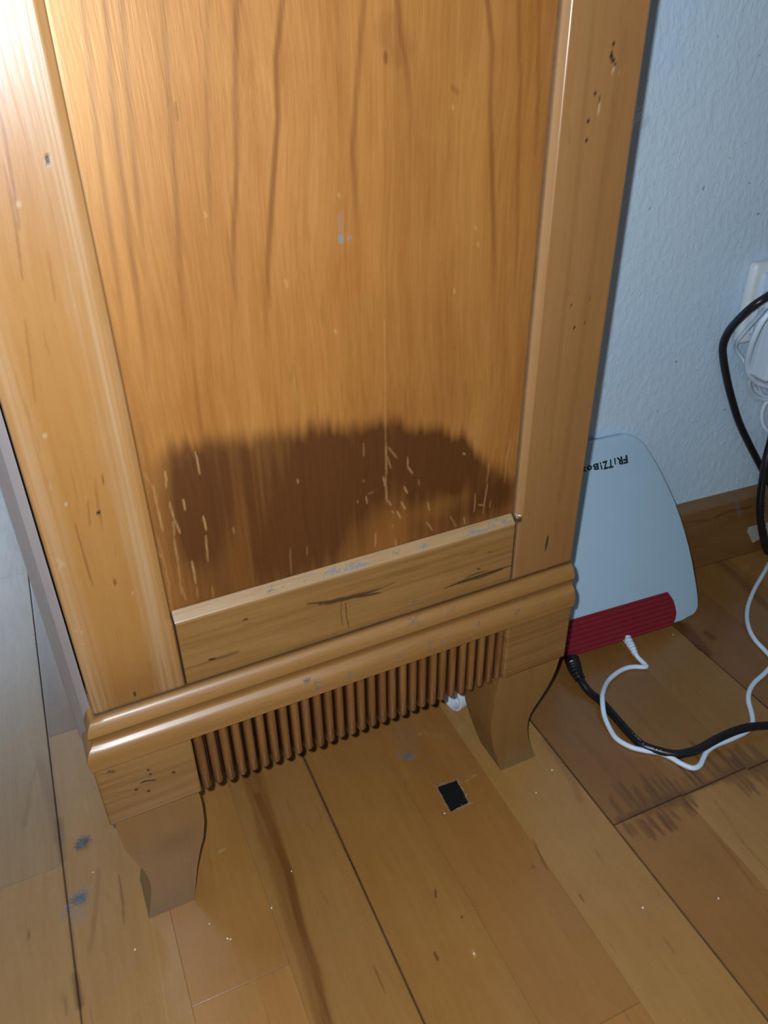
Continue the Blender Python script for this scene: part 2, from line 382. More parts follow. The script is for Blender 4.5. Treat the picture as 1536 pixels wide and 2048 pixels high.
# grain streaks, burns and scratches seen on the floor (measured off the photograph)
FL_line = [(fpx([(515, 1590), (545, 1660), (575, 1740), (600, 1850), (630, 1940), (655, 2048)]), 0.0016, 0.0035, 0.85),
           (fpx([(496, 1545), (520, 1610), (530, 1665), (560, 1745), (590, 1850), (620, 1935), (650, 2048)]), 0.0045, 0.004, 0.48),
           (fpx([(510, 1560), (535, 1650), (552, 1705)]), 0.006, 0.004, 0.45),
           (fpx([(238, 1750), (245, 1800), (248, 1850)]), 0.0004, 0.0010, 0.7, 1), (fpx([(198, 1740), (190, 1830), (180, 1900)]), 0.0006, 0.002, 0.35),
           (fpx([(600, 1500), (640, 1590), (690, 1700)]), 0.0005, 0.002, 0.25),
           (fpx([(745, 1930), (760, 1960), (771, 1985)]), 0.0002, 0.0007, 0.7, 1),
           (fpx([(78, 1520), (62, 1570), (50, 1650)]), 0.0006, 0.002, 0.35), (fpx([(80, 1520), (100, 1600), (118, 1680)]), 0.002, 0.003, 0.35),
           (fpx([(1060, 1668), (1085, 1720), (1096, 1740)]), 0.0003, 0.0007, 0.8, 1), (fpx([(1157, 1783), (1170, 1810)]), 0.0003, 0.0007, 0.8, 1),
           (fpx([(1320, 1870), (1350, 1905)]), 0.0003, 0.0008, 0.4, 1), (fpx([(1190, 1700), (1210, 1730)]), 0.0003, 0.0008, 0.5, 1),
           (fpx([(1420, 1660), (1470, 1720), (1520, 1790)]), 0.0003, 0.0008, 0.45, 1), (fpx([(1430, 1600), (1490, 1690), (1536, 1740)]), 0.0003, 0.001, 0.35, 1),
           (fpx([(55, 1860), (60, 1880)]), 0.0003, 0.0008, 0.7, 1), (fpx([(125, 1985), (135, 2030)]), 0.0004, 0.001, 0.5, 1),
           (fpx([(1150, 1465), (1200, 1520), (1262, 1600)]), 0.0008, 0.004, 0.3), (fpx([(1090, 1480), (1150, 1570), (1160, 1600)]), 0.0008, 0.004, 0.35),
           (fpx([(1120, 1360), (1220, 1480), (1290, 1560)]), 0.0006, 0.002, 0.2), (fpx([(1250, 1400), (1380, 1540)]), 0.0006, 0.002, 0.2),
           (fpx([(1348, 1240), (1380, 1270), (1402, 1296)]), 0.0030, 0.0035, 1.0), (fpx([(1372, 1250), (1400, 1284), (1418, 1308)]), 0.0022, 0.003, 1.0),
           (fpx([(1413, 1266), (1425, 1275)]), 0.0022, 0.0025, 1.0), (fpx([(1410, 1100), (1480, 1160), (1536, 1215)]), 0.003, 0.004, 0.6),
           (fpx([(1420, 1110), (1500, 1180)]), 0.0008, 0.002, 0.6)]
FL_burn = []
_r = random.Random(11)
for (x, y), ln, w, a in [((1250, 1635), -50, .004, .8), ((1275, 1620), -60, .004, .7), ((1300, 1612), -45, .005, .8), ((1320, 1606), -60, .003, .9), ((1345, 1595), -55, .003, .7),
                         ((1365, 1585), -48, .003, .55), ((1400, 1570), -62, .0035, .95), ((1412, 1568), -45, .003, .95), ((1385, 1575), -25, .003, .5), ((1432, 1560), -70, .003, .6),
                         ((1456, 1552), -75, .004, .7), ((1475, 1545), -60, .004, .9), ((1490, 1540), -52, .004, .95), ((1510, 1530), -45, .004, .6), ((1530, 1522), -40, .004, .5),
                         ((1255, 1648), 30, .004, .6), ((1280, 1640), 45, .004, .7), ((1300, 1635), 38, .004, .75), ((1320, 1625), 52, .004, .8), ((1340, 1622), 20, .004, .6),
                         ((1360, 1600), 40, .0045, .85), ((1375, 1595), 24, .004, .6), ((1470, 1556), 55, .003, .7), ((1480, 1552), 45, .003, .6), ((1500, 1545), 25, .002, .6), ((1520, 1537), 45, .002, .5)]:
    for q in range(3):
        dx = _r.uniform(-9, 9); l2 = ln*_r.uniform(0.5, 1.1); s = (x+55.0)/y if ln > 0 else (x+55)/y
        x1 = x+dx; FL_burn.append((fpx([(x1, y), (x1+l2*s*0.85, y+l2*0.85)]), w*_r.uniform(0.05, 0.25), w*0.6, a*_r.uniform(0.55, 0.95), 1))
FL_burn.append((fpx([(1236, 1640), (1300, 1615), (1410, 1571), (1536, 1523)]), 0.0008, 0.003, 0.6))
FL_burn.append((fpx([(1290, 1618), (1370, 1590)]), 0.002, 0.009, 0.55)); FL_burn.append((fpx([(1455, 1552), (1520, 1530)]), 0.002, 0.010, 0.55))
for p, a in [(((870, 1780), (872, 1795)), .8), (((870, 1905), (876, 1918)), 0.9), (((1065, 1732), (1068, 1737)), .8), (((924, 1832), (926, 1835)), .9), (((1400, 1275), (1402, 1277)), .6)]:
    FL_burn.append((fpx(p), 0.0005, 0.0007, a))
# dirt along the left board joint
FL_burn += [(fpx([(76, 1255), (92, 1400), (103, 1520), (125, 1700), (140, 1841), (158, 2000)]), 0.0003, 0.003, 0.22), (fpx([(100, 1240), (84, 1300), (100, 1400)]), 0.004, 0.008, 0.35),
            (fpx([(118, 1640), (126, 1720)]), 0.001, 0.004, 0.5), (fpx([(150, 1950), (160, 2010)]), 0.001, 0.003, 0.6)]
FL_light = [(fpx([(300, 1820), (337, 2048)]), 0.0002, 0.0008, 0.2), (fpx([(1080, 1860), (1180, 1960)]), 0.0003, 0.001, 0.0),
            (fpx([(928, 1565), (945, 1553), (960, 1545)]), 0.0002, 0.0006, 0.5, 1), 
            (fpx([(438, 1703), (452, 1697)]), 0.0002, 0.0006, 0.5, 1), (fpx([(830, 1470), (850, 1466), (885, 1475)]), 0.0002, 0.0006, 0.4, 1),
            (fpx([(947, 1902), (950, 1910)]), 0.0004, 0.0005, 0.9), (fpx([(1185, 1510), (1300, 1700), (1400, 1850)]), 0.0003, 0.001, 0.0)]
FL_dust_sheen = [(fpx([(800, 1512), (815, 1515), (830, 1513)]), 0.0012, 0.0022, 0.75), (fpx([(852, 1518), (863, 1517)]), 0.0008, 0.0018, 0.6), (fpx([(806, 1460), (818, 1500)]), 0.004, 0.010, 0.28),  # dust smears, plus a painted haze for the daylight reflection under the cabinet
           (fpx([(888, 1470), (890, 1475)]), 0.0006, 0.001, 0.6),
           (fpx([(150, 1795), (170, 1785)]), 0.002, 0.005, 0.55), (fpx([(140, 1825), (165, 1830)]), 0.003, 0.006, 0.5), (fpx([(135, 1810), (133, 1830)]), 0.001, 0.003, 0.6), (fpx([(165, 1795), (172, 1815), (160, 1838)]), 0.002, 0.003, 0.5),
           (fpx([(146, 1715), (160, 1698)]), 0.0003, 0.0007, 0.5)]
for i in range(26):
    p = (_r.uniform(180, 1500), _r.uniform(1560, 2040)); FL_dust_sheen.append((fpx([p, (p[0]+1, p[1]+1)]), 0.0002, 0.0006, 0.5))
ALLW = [s for L_ in (FL_line, FL_burn, FL_light, FL_dust_sheen) for s in L_]
for k, s, a, b, c, d, t in planks():
    ox, oy = (a+b)/2, (c+d)/2
    near = (-1 <= k <= 3) and d > -0.3 and c < 0.45 and b > -0.13 and a < 0.68
    if near:
        dd = 0.0011 if (k, s) in ((2, 0), (2, 1), (2, 2), (0, 0), (0, 2)) else 0.0016
        fine = steps(max(c, -0.26), min(d, 0.32), dd)
        vs = np.unique(np.concatenate([[c], fine, [d]])); us = np.unique(np.concatenate([[a, a+.0003, a+.0008], steps(a+.0015, b-.0015, dd), [b-.0008, b-.0003, b]])); vs = np.unique(np.concatenate([vs, [c+.0003, c+.0008, d-.0008, d-.0003]]))
        pl = lambda U, V, D, ox=ox, oy=oy: (U-ox, V-oy, np.zeros_like(U)-D)
        def at(U, V, k=k, s=s, a=a, b=b, c=c, d=d):
            br = paint(U, V, FL_burn); jit = 0.55+0.95*noise2(U*700, V*40, 5, 2)
            du = paint(U, V, FL_dust_sheen)*np.clip(noise2(U*600, V*600, 9, 3)*2.6-0.85, 0, 1)
            ed = np.zeros_like(U); wz_ = 0.6+0.4*noise1(V*60, 3)
            if s == 0: ed = np.maximum(ed, np.clip(1.25-(U-a)/.0007, 0, 1)*wz_)
            if s == 2: ed = np.maximum(ed, np.clip(1.25-(b-U)/.0007, 0, 1)*wz_)
            if s != 0: ed = np.maximum(ed, 0.28*np.clip(1-(U-a)/.0005, 0, 1))
            ed = np.maximum(ed, (0.8 if k == 2 else 0.30)*np.clip(1.1-np.minimum(V-c, d-V)/.0006, 0, 1))
            return {'ink': ed*(0.62 if k == -1 or (k == 0 and s == 0) else 0.8), 'line': paint(U, V, FL_line)*(0.6+0.6*noise2(U*500, V*25, 2, 2)), 'burn': np.clip(br*jit, 0, 1), 'light': paint(U, V, FL_light), 'dust': np.clip(du, 0, 1)}
        o = slab('plank', us, vs, pl, 0.014, M['plank'], floor, at, (ox, oy, 0.0))
    else:
        bm = bmesh.new(); box(bm, a-ox, b-ox, c-oy, d-oy, -0.014, 0.0)
        o = obj('plank', bm, M['plank'], floor, (ox, oy, 0.0))
    o.color = (t[0], t[1], t[2], 1)

# the wall with its painted plaster: it starts behind the cabinet and ends the room on this side
wall = empty('wall_back'); wall['kind'] = 'structure'
bm = bmesh.new(); box(bm, 0.0, 2.2, 0.0, 0.25, 0.0, 2.5)
bm.transform(Matrix.Rotation(PH, 4, 'Z'))
x0, y0, _ = wall_pt(-0.322, 0, 0)
wm = obj('plaster', bm, M['wall'], wall, (x0, y0, 0)); 
# baseboard
def skirt_attrs(U, V):
    tP = [on_wall(*p, 0.0155) for p in [(1458, 990), (1470, 1000), (1478, 1022), (1479, 1030)]]
    tQ = [on_wall(*p, 0.0155) for p in [(1430, 1035), (1460, 1022), (1500, 1015)]]
    du = paint(U, V, [(tP, 0.0012, 0.003, 0.75)])*(0.3+noise2(U*500, V*500, 4))
    top = np.clip((V-0.076)/0.006, 0, 1)*0.35*(0.3+noise2(U*160, V*160, 8))
    return {'dust': np.clip(np.maximum(du, top), 0, 1), 'line': paint(U, V, [(tQ, 0.0006, 0.002, 0.6), ([on_wall(1360, 1045, .0155), on_wall(1420, 1040, .0155)], 0.0005, 0.0015, 0.4)])}
bs = empty('baseboard_back'); bs['kind'] = 'structure'
SK_H = 0.0, 0.0845
def sk_place(U, V, D):
    P = np.array(W0)[None, None, :] if np.ndim(U) == 2 else np.array(W0)[None, :]
    out = 0.0155 - D - np.clip((V-0.0800)/0.0045, 0, 1)**2*0.0035*(1 if np.isscalar(D) and D == 0 else 0)
    X = W0[0]+WT[0]*U-WN[0]*out; Y = W0[1]+WT[1]*U-WN[1]*out
    return X, Y, V
slab('board', steps(-0.322, 1.4, 0.004) if False else np.concatenate([[-0.322], steps(-0.11, 0.10, 0.0012), [1.8]]), steps(0.0, 0.0845, 0.0012), sk_place, 0.0153, M['skirt'], bs, skirt_attrs)
# the flaked paint spot on the baseboard
bm = bmesh.new()
pp_ = [(1495, 1065), (1497, 1055), (1512, 1051), (1536, 1045), (1560, 1042), (1566, 1060), (1545, 1075), (1520, 1077), (1505, 1086), (1500, 1074)]
pts = [on_wall(x, y, 0.0160) for x, y in pp_]
prism(bm, pts, 'y', 0.0, 0.0008); bm.transform(Matrix.Translation((W0[0], W0[1], 0)) @ Matrix.Rotation(PH, 4, 'Z') @ Matrix.Translation((0, -0.0163, 0)))
o = obj('paint_flake', bm, M['paper'], bs); o['label'] = 'pale patch of flaked paint on the baseboard'

# the rest of the room shell
def struct(name, *boxes, mat=M['paint']):
    bm = bmesh.new()
    for b_ in boxes: box(bm, *b_)
    o = obj(name, bm, mat); o['kind'] = 'structure'; return o
struct('wall_left', (-2.7, -2.6, -2.6, 3.4, 0, 2.5)); struct('wall_right', (2.6, 2.7, -2.6, 3.4, 0, 2.5))
struct('wall_front', (-2.6, 2.6, -2.7, -2.6, 0, 2.5))
struct('wall_far', (-2.6, -2.1, 3.4, 3.5, 0, 2.5), (-0.2, 2.6, 3.4, 3.5, 0, 2.5), (-2.1, -0.2, 3.4, 3.5, 0, 1.0), (-2.1, -0.2, 3.4, 3.5, 2.45, 2.5))
struct('ceiling', (-2.6, 2.6, -2.6, 3.4, 2.5, 2.55), mat=M['ceiling'])
wn = empty('window_1', (-1.15, 3.42, 1.0)); wn['kind'] = 'structure'
bm = bmesh.new()
for b_ in [(-0.95, -0.88, -.03, .03, 0, 1.45), (0.88, 0.95, -.03, .03, 0, 1.45), (-0.035, 0.035, -.03, .03, 0, 1.45), (-0.95, 0.95, -.03, .03, 0, 0.07), (-0.95, 0.95, -.03, .03, 1.38, 1.45)]: box(bm, *b_)
obj('window_frame', bm, M['paint'], wn)

# ------------------------------------------------------------------ the cabinet (stands with its side towards us)
cab = empty('cabinet', (0, 0, 0), TH)
tag(cab, 'honey-coloured wooden cabinet with a burnt side panel, fluted apron and curved feet', 'cabinet')
CD = 0.86; Z0 = 0.1105; ZM = 0.1655; ZT = 0.1990; TOP = 1.15
PW = 0.337
def fp(pts, o=0.0): return [on_face(*p, o) for p in pts]
# carcass behind the frame
bm = bmesh.new(); box(bm, 0.004, PW-0.001, 0.0105, CD, Z0+0.004, TOP)
obj('carcass', bm, M['post_l'], cab)
# recessed side panel
RP = 0.006
ULv = [[(75, 0), (110, 200), (165, 450)], [(165, 0), (200, 330), (235, 560), (262, 760)], [(210, 0), (232, 260), (262, 500), (290, 700), (300, 820)], [(242, 0), (262, 260), (283, 480), (300, 640)],
       [(325, 0), (338, 180), (345, 300), (360, 520), (372, 700)], [(415, 0), (414, 200), (420, 420), (430, 600)], [(473, 0), (470, 180), (474, 330), (466, 480), (470, 600), (462, 700)],
       [(565, 0), (552, 120), (556, 230), (545, 380), (536, 520), (533, 700)], [(728, 0), (722, 70), (712, 200), (706, 300), (714, 440), (716, 560)],
       [(795, 0), (800, 70), (812, 120), (822, 220), (822, 300)], [(975, 0), (985, 90), (980, 200), (984, 330), (988, 500), (985, 680)], [(1038, 0), (1040, 150), (1036, 300), (1034, 500), (1024, 700)],
       [(1078, 0), (1076, 200), (1068, 400)], [(590, 760), (600, 900), (610, 1040), (640, 1150)], [(410, 880), (430, 1050), (460, 1160)], [(1100, 300), (1080, 500), (1060, 700), (1045, 900)],
       [(385, 700), (400, 850), (420, 1000)], [(250, 700), (290, 900), (330, 1150)]]
UA = [.35, .5, .6, .6, .6, .4, .7, .8, .6, .6, .65, .5, .4, .65, .6, .25, .3, .3]
UWd = [.0012, .0008, .0008, .0007, .0009, .0006, .0008, .0013, .0014, .0016, .0014, .0008, .0007, .0010, .0011, .001, .0008, .001]
ULv = [[(l[0][0]+(l[0][0]-l[1][0])*0.3, -420)]+l if l[0][1] == 0 else l for l in ULv]
P_line = [(fp(l, RP), w*0.25, 0.0020, min(1, a*1.05), 2) for l, a, w in zip(ULv, UA, UWd)]
P_line += [(fp([(771, 105), (772, 125)], RP), 0.0004, 0.0012, 1.0, 1), (fp([(905, 175), (915, 185)], RP), 0.0004, 0.0016, 0.5), (fp([(350, 205), (355, 240)], RP), 0.0003, 0.0008, 0.9, 1),
           (fp([(780, 60), (800, 100)], RP), 0.004, 0.006, 0.3)]
def L(x, y): return (200+x*0.56, 780+y*0.56)    # inset measured at 1.786x
SCR = [((232, 290), (236, 350), .8), ((340, 222), (356, 300), .9), ((190, 340), (205, 420), .6), ((205, 420), (226, 505), .7), ((248, 400), (265, 460), .8), ((265, 460), (287, 512), .8), ((260, 470), (266, 520), .6),
       ((296, 390), (304, 430), .9), ((368, 450), (380, 500), 1.), ((378, 520), (386, 610), .8), ((265, 530), (278, 610), .6), ((278, 610), (290, 730), .5), ((328, 612), (342, 690), 1.), ((195, 560), (222, 600), .5),
       ((205, 520), (235, 640), .5), ((235, 640), (250, 700), .5), ((285, 690), (308, 750), .5), ((245, 690), (258, 800), .35), ((400, 700), (405, 750), .4), ((345, 700), (350, 745), .4), ((475, 490), (480, 510), .5),
       ((704, 318), (708, 332), .6), ((680, 565), (684, 660), .35), ((940, 190), (942, 235), .4), ((1022, 190), (1024, 300), .7), ((1030, 205), (1060, 242), .6), ((1028, 240), (1040, 280), .5), ((1020, 310), (1026, 400), .7),
       ((1098, 240), (1100, 280), .6), ((1100, 275), (1116, 298), .9), ((1086, 345), (1098, 368), .9), ((1076, 400), (1090, 425), 1.), ((1060, 432), (1074, 458), .9), ((1042, 430), (1050, 440), .7), ((1030, 395), (1040, 412), .7),
       ((950, 380), (954, 405), .7), ((960, 370), (975, 365), .5), ((918, 395), (920, 402), .6), ((1136, 322), (1140, 340), .5), ((1170, 402), (1176, 430), .8), ((1165, 472), (1188, 502), .7), ((1296, 225), (1304, 230), .9),
       ((1300, 455), (1302, 478), .7), ((1250, 450), (1272, 490), .5), ((1340, 370), (1336, 435), .6), ((1352, 410), (1372, 412), .8), ((1384, 335), (1368, 440), .7), ((1390, 255), (1380, 330), .5), ((1470, 175), (1450, 260), .5),
       ((1450, 260), (1444, 330), .4), ((984, 512), (982, 560), .6), ((1056, 530), (1058, 560), .7), ((1046, 480), (1048, 492), .5), ((738, 560), (740, 590), .3), ((1395, 395), (1393, 420), .5), ((940, 320), (944, 328), .5),
       ((1010, 310), (1018, 345), .7), ((160, 300), (205, 380), .3), ((1420, 170), (1416, 210), .3)]
P_light = []
for a, b, s in SCR:
    mx = ((a[0]+b[0])/2+_r.uniform(-2, 2), (a[1]+b[1])/2)
    P_light.append((fp([L(*a), L(*mx), L(*b)], RP), 0.00028, 0.0006, s*0.72, 1))
P_light += [(fp([(769, 640), (770, 760), (771, 880), (772, 1000)], RP), 0.0001, 0.0008, 0.28), (fp([(681, 476), (683, 481)], RP), 0.0010, 0.0008, 0.0)]
P_dust = [(fp([(681, 475), (683, 481)], RP), 0.0010, 0.0008, 0.9), (fp([(681, 430), (682, 470)], RP), 0.001, 0.001, 0.2), (fp([(700, 472), (701, 474)], RP), 0.0003, 0.0005, 0.7), (fp([(695, 477), (696, 478)], RP), 0.0003, 0.0005, 0.7)]
for x, y in [(905, 212), (950, 452), (955, 485), (908, 580), (677, 388), (571, 560), (670, 660), (410, 426), (573, 568)]:
    P_light.append((fp([(x, y), (x+2, y+6)], RP), 0.0003, 0.0006, 0.6))
edge = fp([(270, 925), (300, 905), (335, 885), (375, 888), (405, 885), (440, 872), (500, 868), (560, 862), (620, 852), (690, 848), (760, 842), (830, 845), (880, 852), (925, 872), (965, 905), (1000, 930), (1040, 955)], RP)
edge = np.array(edge)
def gz(U, V, x, y, rx, ry, a):      # soft blob centred on a photo pixel of the panel, radii in metres
    c = on_face(x, y, RP); return a*np.exp(-(((U-c[0])/rx)**2+((V-c[1])/ry)**2))
def panel_attrs(U, V):
    top = np.interp(U, edge[:, 0], edge[:, 1])+0.006*(noise1(U*420, 3, 2)-0.5)+0.010*(noise1(U*110, 4, 2)-0.5)
    st = noise2(U*260, V*9, 6, 3)
    k = np.clip((top-V)/(0.012+0.008*st)+0.35, 0, 1); k = k*k*(3-2*k)
    side = np.clip((U-0.050)/0.022, 0, 1)*np.clip((0.2885-U)/0.016, 0, 1); side = 0.62+0.38*side*side*(3-2*side)
    m = 0.70*np.ones_like(U)
    for x, y, rx, ry, a in [(400, 1000, .014, .045, .40), (395, 1060, .012, .03, .2), (500, 960, .030, .03, .12), (640, 1030, .030, .030, .36), (600, 1090, .03, .03, .18), (700, 920, .05, .035, .18), (830, 900, .06, .028, .25),
                            (900, 930, .03, .03, .20), (930, 940, .025, .03, .12), (540, 1120, .015, .02, .15), (1000, 985, .020, .012, .32), (960, 1010, .025, .010, .15), (840, 1040, .008, .02, .16)]:
        m += gz(U, V, x, y, rx, ry, a)
    for x, y, rx, ry, a in [(770, 1060, .022, .020, .30), (760, 1110, .03, .012, .20), (870, 1020, .022, .009, .24), (905, 1000, .025, .006, .12), (300, 960, .012, .05, .16), (290, 900, .014, .02, .3), (340, 1180, .04, .02, .14), (470, 1080, .010, .03, .12), (720, 1150, .05, .010, .15), (1020, 900, .016, .02, .3), (1010, 1040, .02, .01, .1)]:
        m -= gz(U, V, x, y, rx, ry, a)
    m = m*(0.74+0.52*st)
    b = np.clip(m*k*side, 0, 0.93)
    # soft darkening near the panel's edges
    b = np.maximum(b, 0.22*np.clip(1-(U-0.0535)/0.016, 0, 1)*np.clip((0.43-V)/0.12, 0.15, 1))
    b = np.maximum(b, 0.30*np.clip(1-(0.286-U)/0.010, 0, 1))
    # second veneer leaf (right of the seam) is a shade darker
    seam = on_face(770, 500, RP)[0]
    b = np.where(b > 0, b, 0); b = b+0.07*(U > seam)*(1-b)
    ln = paint(U, V, P_line)*(0.75+0.5*noise2(U*300, V*14, 12, 2))
    ik = np.clip(1.2-(0.2875-U)/.0026, 0, 1)*0.9; ik = np.maximum(ik, 0.75*np.clip(1.4-(U-0.0530)/.0011, 0, 1)); ik = np.maximum(ik, 0.6*np.clip(1.2-(V-0.2532)/.0010, 0, 1))
    return {'ink': np.clip(ik, 0, 1), 'burn': b, 'line': np.clip(ln, 0, 1)*0.8, 'light': paint(U, V, P_light)*(0.55+0.6*noise2(U*900, V*300, 13, 2)), 'dust': paint(U, V, P_dust)}
us = steps(0.0500, 0.2885, 0.00062); vs = np.concatenate([[0.2515], steps(0.2520, 0.560, 0.00075), [TOP]])
slab('side_panel', us, vs, lambda U, V, D: (U, np.zeros_like(U)+RP+D, V), 0.004, M['panel'], cab, panel_attrs)['label'] = 'cherry veneer panel with a large dark burn mark and pale scratches'

# posts (stiles): face grid with a bevelled inner edge
def stile(name, u0, u1, inner, mat, attrs, label=None):
    us = np.unique(np.concatenate([steps(min(u0, u1), max(u0, u1), 0.0007)]))
    vs = np.unique(np.concatenate([[ZT+0.0006], steps(ZT+0.001, 0.56, 0.0018), [0.2528, 0.2534, TOP]]))
    def pl(U, V, D):
        base = np.zeros_like(U)+D
        if np.isscalar(D) and D == 0:
            if inner > 0: e = np.clip((U-(max(u0, u1)-0.0042))/0.0042, 0, 1)
            else: e = np.clip(((min(u0, u1)+0.0042)-U)/0.0042, 0, 1)
            e = e*(np.clip((V-0.2485)/0.004, 0, 1) if inner > 0 else np.clip((V-0.2529)/0.0004, 0, 1))
            oe = np.clip(1-((U-min(u0, u1)) if inner > 0 else (max(u0, u1)-U))/0.0016, 0, 1)
            bt = np.clip(1-(V-ZT-0.0006)/0.0008, 0, 1)
            base = base+(0.0056*e if inner < 0 else 0.0016*e+0.0040*np.clip((e-0.86)/0.14, 0, 1))+0.0010*oe**2+0.0003*bt
        return U, base, V
    def attrs2(U, V):
        r_ = attrs(U, V); q = np.clip(((U-(max(u0, u1)-0.0046)) if inner > 0 else ((min(u0, u1)+0.0046)-U))/0.001, 0, 1)*np.clip(1.4-np.abs(V-0.2505)/0.0022, 0, 1)
        
        if inner < 0: r_['ink'] = np.maximum(r_['ink'], 0.9*np.clip(q, 0, 1))
        return r_
    o = slab(name, us, vs, pl, 0.0103, mat, cab, attrs2)
    if label: o['label'] = label
    return o
LP_line = [(fp(l), w*0.6, 0.0006, a, 1) for l, w, a in [([(205, 950), (207, 970)], .0002, .8), ([(150, 1050), (185, 1170)], .0003, .6), ([(228, 1158), (231, 1170)], .0004, .9), ([(175, 1000), (180, 1050)], .0002, .5),
    ([(0, 220), (20, 330), (40, 460)], .0006, .5), ([(8, 330), (30, 440), (45, 560)], .0004, .45), ([(0, 130), (10, 210)], .0006, .5), ([(95, 500), (110, 600)], .0004, .3), ([(50, 640), (70, 800)], .0004, .3),
    ([(190, 960), (196, 1010), (205, 1060)], .0007, .3)]]
LP_ink = [(fp([(95, 318), (96, 321)]), .0007, .0006, 1.0), (fp([(197, 1025), (198, 1027)]), .0006, .0006, 1.0), (fp([(269, 1387), (270, 1389)]), .0005, .0005, 1.0), (fp([(206, 1427), (230, 1420), (300, 1401), (350, 1383)]), .0001, .0007, .8)]
LP_light = [(fp([(36, 405), (37, 407)]), .0006, .0006, .9), (fp([(88, 870), (92, 874)]), .0005, .0008, .9), (fp([(115, 1120), (127, 1128), (118, 1136)]), .0006, .0008, .8), (fp([(152, 1262), (165, 1264)]), .0004, .0007, .7),
            (fp([(103, 976), (104, 977)]), .0003, .0004, 1.), (fp([(132, 1008), (133, 1009)]), .0003, .0004, 1.), (fp([(145, 1127), (146, 1128)]), .0003, .0004, 1.), (fp([(266, 1187), (267, 1188)]), .0003, .0004, 1.), (fp([(166, 1287), (167, 1288)]), .0003, .0004, 1.)]
def lp_attrs(U, V):
    st = noise2(U*900, V*10, 21, 2)
    ws = 0.004*noise1(V*30, 51)
    e = np.maximum(np.clip(1.25-np.abs(U-0.0470+ws)/0.0075, 0, 1), np.clip(1.2-(U+0.001-ws)/0.011, 0, 1)*0.9)
    e = e*np.clip((st-0.22)*2.2, 0.2, 1)*0.62
    low = np.clip((0.262-V)/0.05, 0, 1)
    bo = np.clip(1.3-(V-ZT-.0004)/.0011, 0, 1)*(0.55+0.5*noise1(U*500, 52))
    sm = 0.85*np.clip(1-np.abs(U-0.0532)/.0009, 0, 1)*(V < 0.2535)
    return {'light': np.maximum(paint(U, V, LP_light), e), 'line': paint(U, V, LP_line), 'ink': np.maximum(paint(U, V, LP_ink), np.maximum(bo, sm)), 'burn': 0.28*low**2+0.0*U}
stile('post', 0.0, 0.0535, 1, M['post_l'], lp_attrs, 'left post, worn paler along both edges')
C2 = lambda x, y: (1000+x/2.925, y/2.925)
RP_ink = [(fp([C2(*p) for p in pts]), w, .0006, a, 1) for pts, w, a in [([(666, 248), (664, 258)], .0006, 1), ([(656, 300), (650, 325), (658, 345), (672, 362)], .0006, 1), ([(672, 362), (676, 380)], .0003, 1), ([(617, 434), (617, 440)], .0006, 1),
    ([(557, 541), (558, 548)], .0006, 1), ([(583, 572), (584, 590)], .0004, 1), ([(518, 695), (517, 712)], .0006, 1), ([(507, 818), (506, 828)], .0006, 1), ([(402, 1722), (403, 1726)], .0006, 1), ([(418, 1776), (419, 1784)], .0006, .7),
    ([(524, 1751), (525, 1755)], .0005, 1), ([(497, 1885), (498, 1889)], .0005, 1), ([(434, 1916), (435, 1921)], .0005, 1)]]
RP_ink += [(fp([(1096, 1072), (1094, 1085), (1091, 1100)]), .0005, .0008, .9, 1), (fp([(1037, 1010), (1036, 1100), (1033, 1155)]), .0001, .0008, .0)]
RP_light = [(fp([C2(*p) for p in pts]), w, .0005, a, 1) for pts, w, a in [([(676, 375), (668, 395), (656, 425)], .0004, .9), ([(586, 590), (578, 625), (574, 670)], .0004, .8), ([(699, 400), (696, 450)], .0003, .3), ([(525, 1755), (528, 1758)], .0005, .6), ([(500, 1889), (502, 1892)], .0005, .6)]]
def rp_attrs(U, V):
    st = noise2(U*900, V*10, 22, 2)
    e = np.clip(1-np.abs(U-0.2865)/0.003, 0, 1)*(0.4+0.6*st)*0.5
    return {'light': np.maximum(paint(U, V, RP_light), e), 'ink': np.maximum(paint(U, V, RP_ink), np.maximum(np.clip(1.3-(V-ZT-.0004)/.0012, 0, 1)*(0.55+0.5*noise1(U*500, 53)), np.clip(1.1-np.abs(U-0.2853)/.0008, 0, 1)*(0.75+0.25*noise1(V*300, 54)))), 'line': paint(U, V, [(fp([(1190, 0), (1150, 400), (1100, 900)]), .0005, .002, .15), (fp([(1250, 60), (1180, 560), (1120, 1000)]), .0006, .003, .15)]) }
stile('post', PW, 0.2850, -1, M['post'], rp_attrs)
# bottom rail with a bevelled top edge
D3 = lambda x, y: (330+x/3.5721, 1040+y/3.5721)
RL_ink = [(fp([D3(1020, 600), D3(1150, 585), D3(1260, 572), D3(1330, 545), D3(1420, 520)]), .0004, .0009, .75, 1), (fp([D3(1100, 605), D3(1200, 585), D3(1300, 565), D3(1400, 535), D3(1536, 490)]), .0004, .0009, .8, 1),
          (fp([D3(1150, 600), D3(1240, 570), D3(1310, 560)]), .0010, .0014, .7, 1), (fp([D3(1300, 555), D3(1400, 545), D3(1536, 520)]), .0005, .0009, .8, 1),
          (fp([(700, 1195), (740, 1186), (790, 1165)]), .0001, .0006, .6, 1), (fp([D3(1262, 580), D3(1256, 660), D3(1268, 750)]), .0001, .0005, .6, 1), (fp([D3(1290, 590), D3(1296, 680), D3(1314, 765)]), .0001, .0005, .75, 1),
          (fp([D3(320, 998), D3(350, 992)]), .0005, .0007, .95), (fp([D3(350, 992), D3(420, 975), D3(520, 940)]), .0003, .0014, .5, 1),
          (fp([D3(556, 722), D3(580, 705), D3(590, 715)]), .0003, .0004, .9, 1)]
D6 = lambda x, y: (780+x/3.657, 1080+y/3.657)
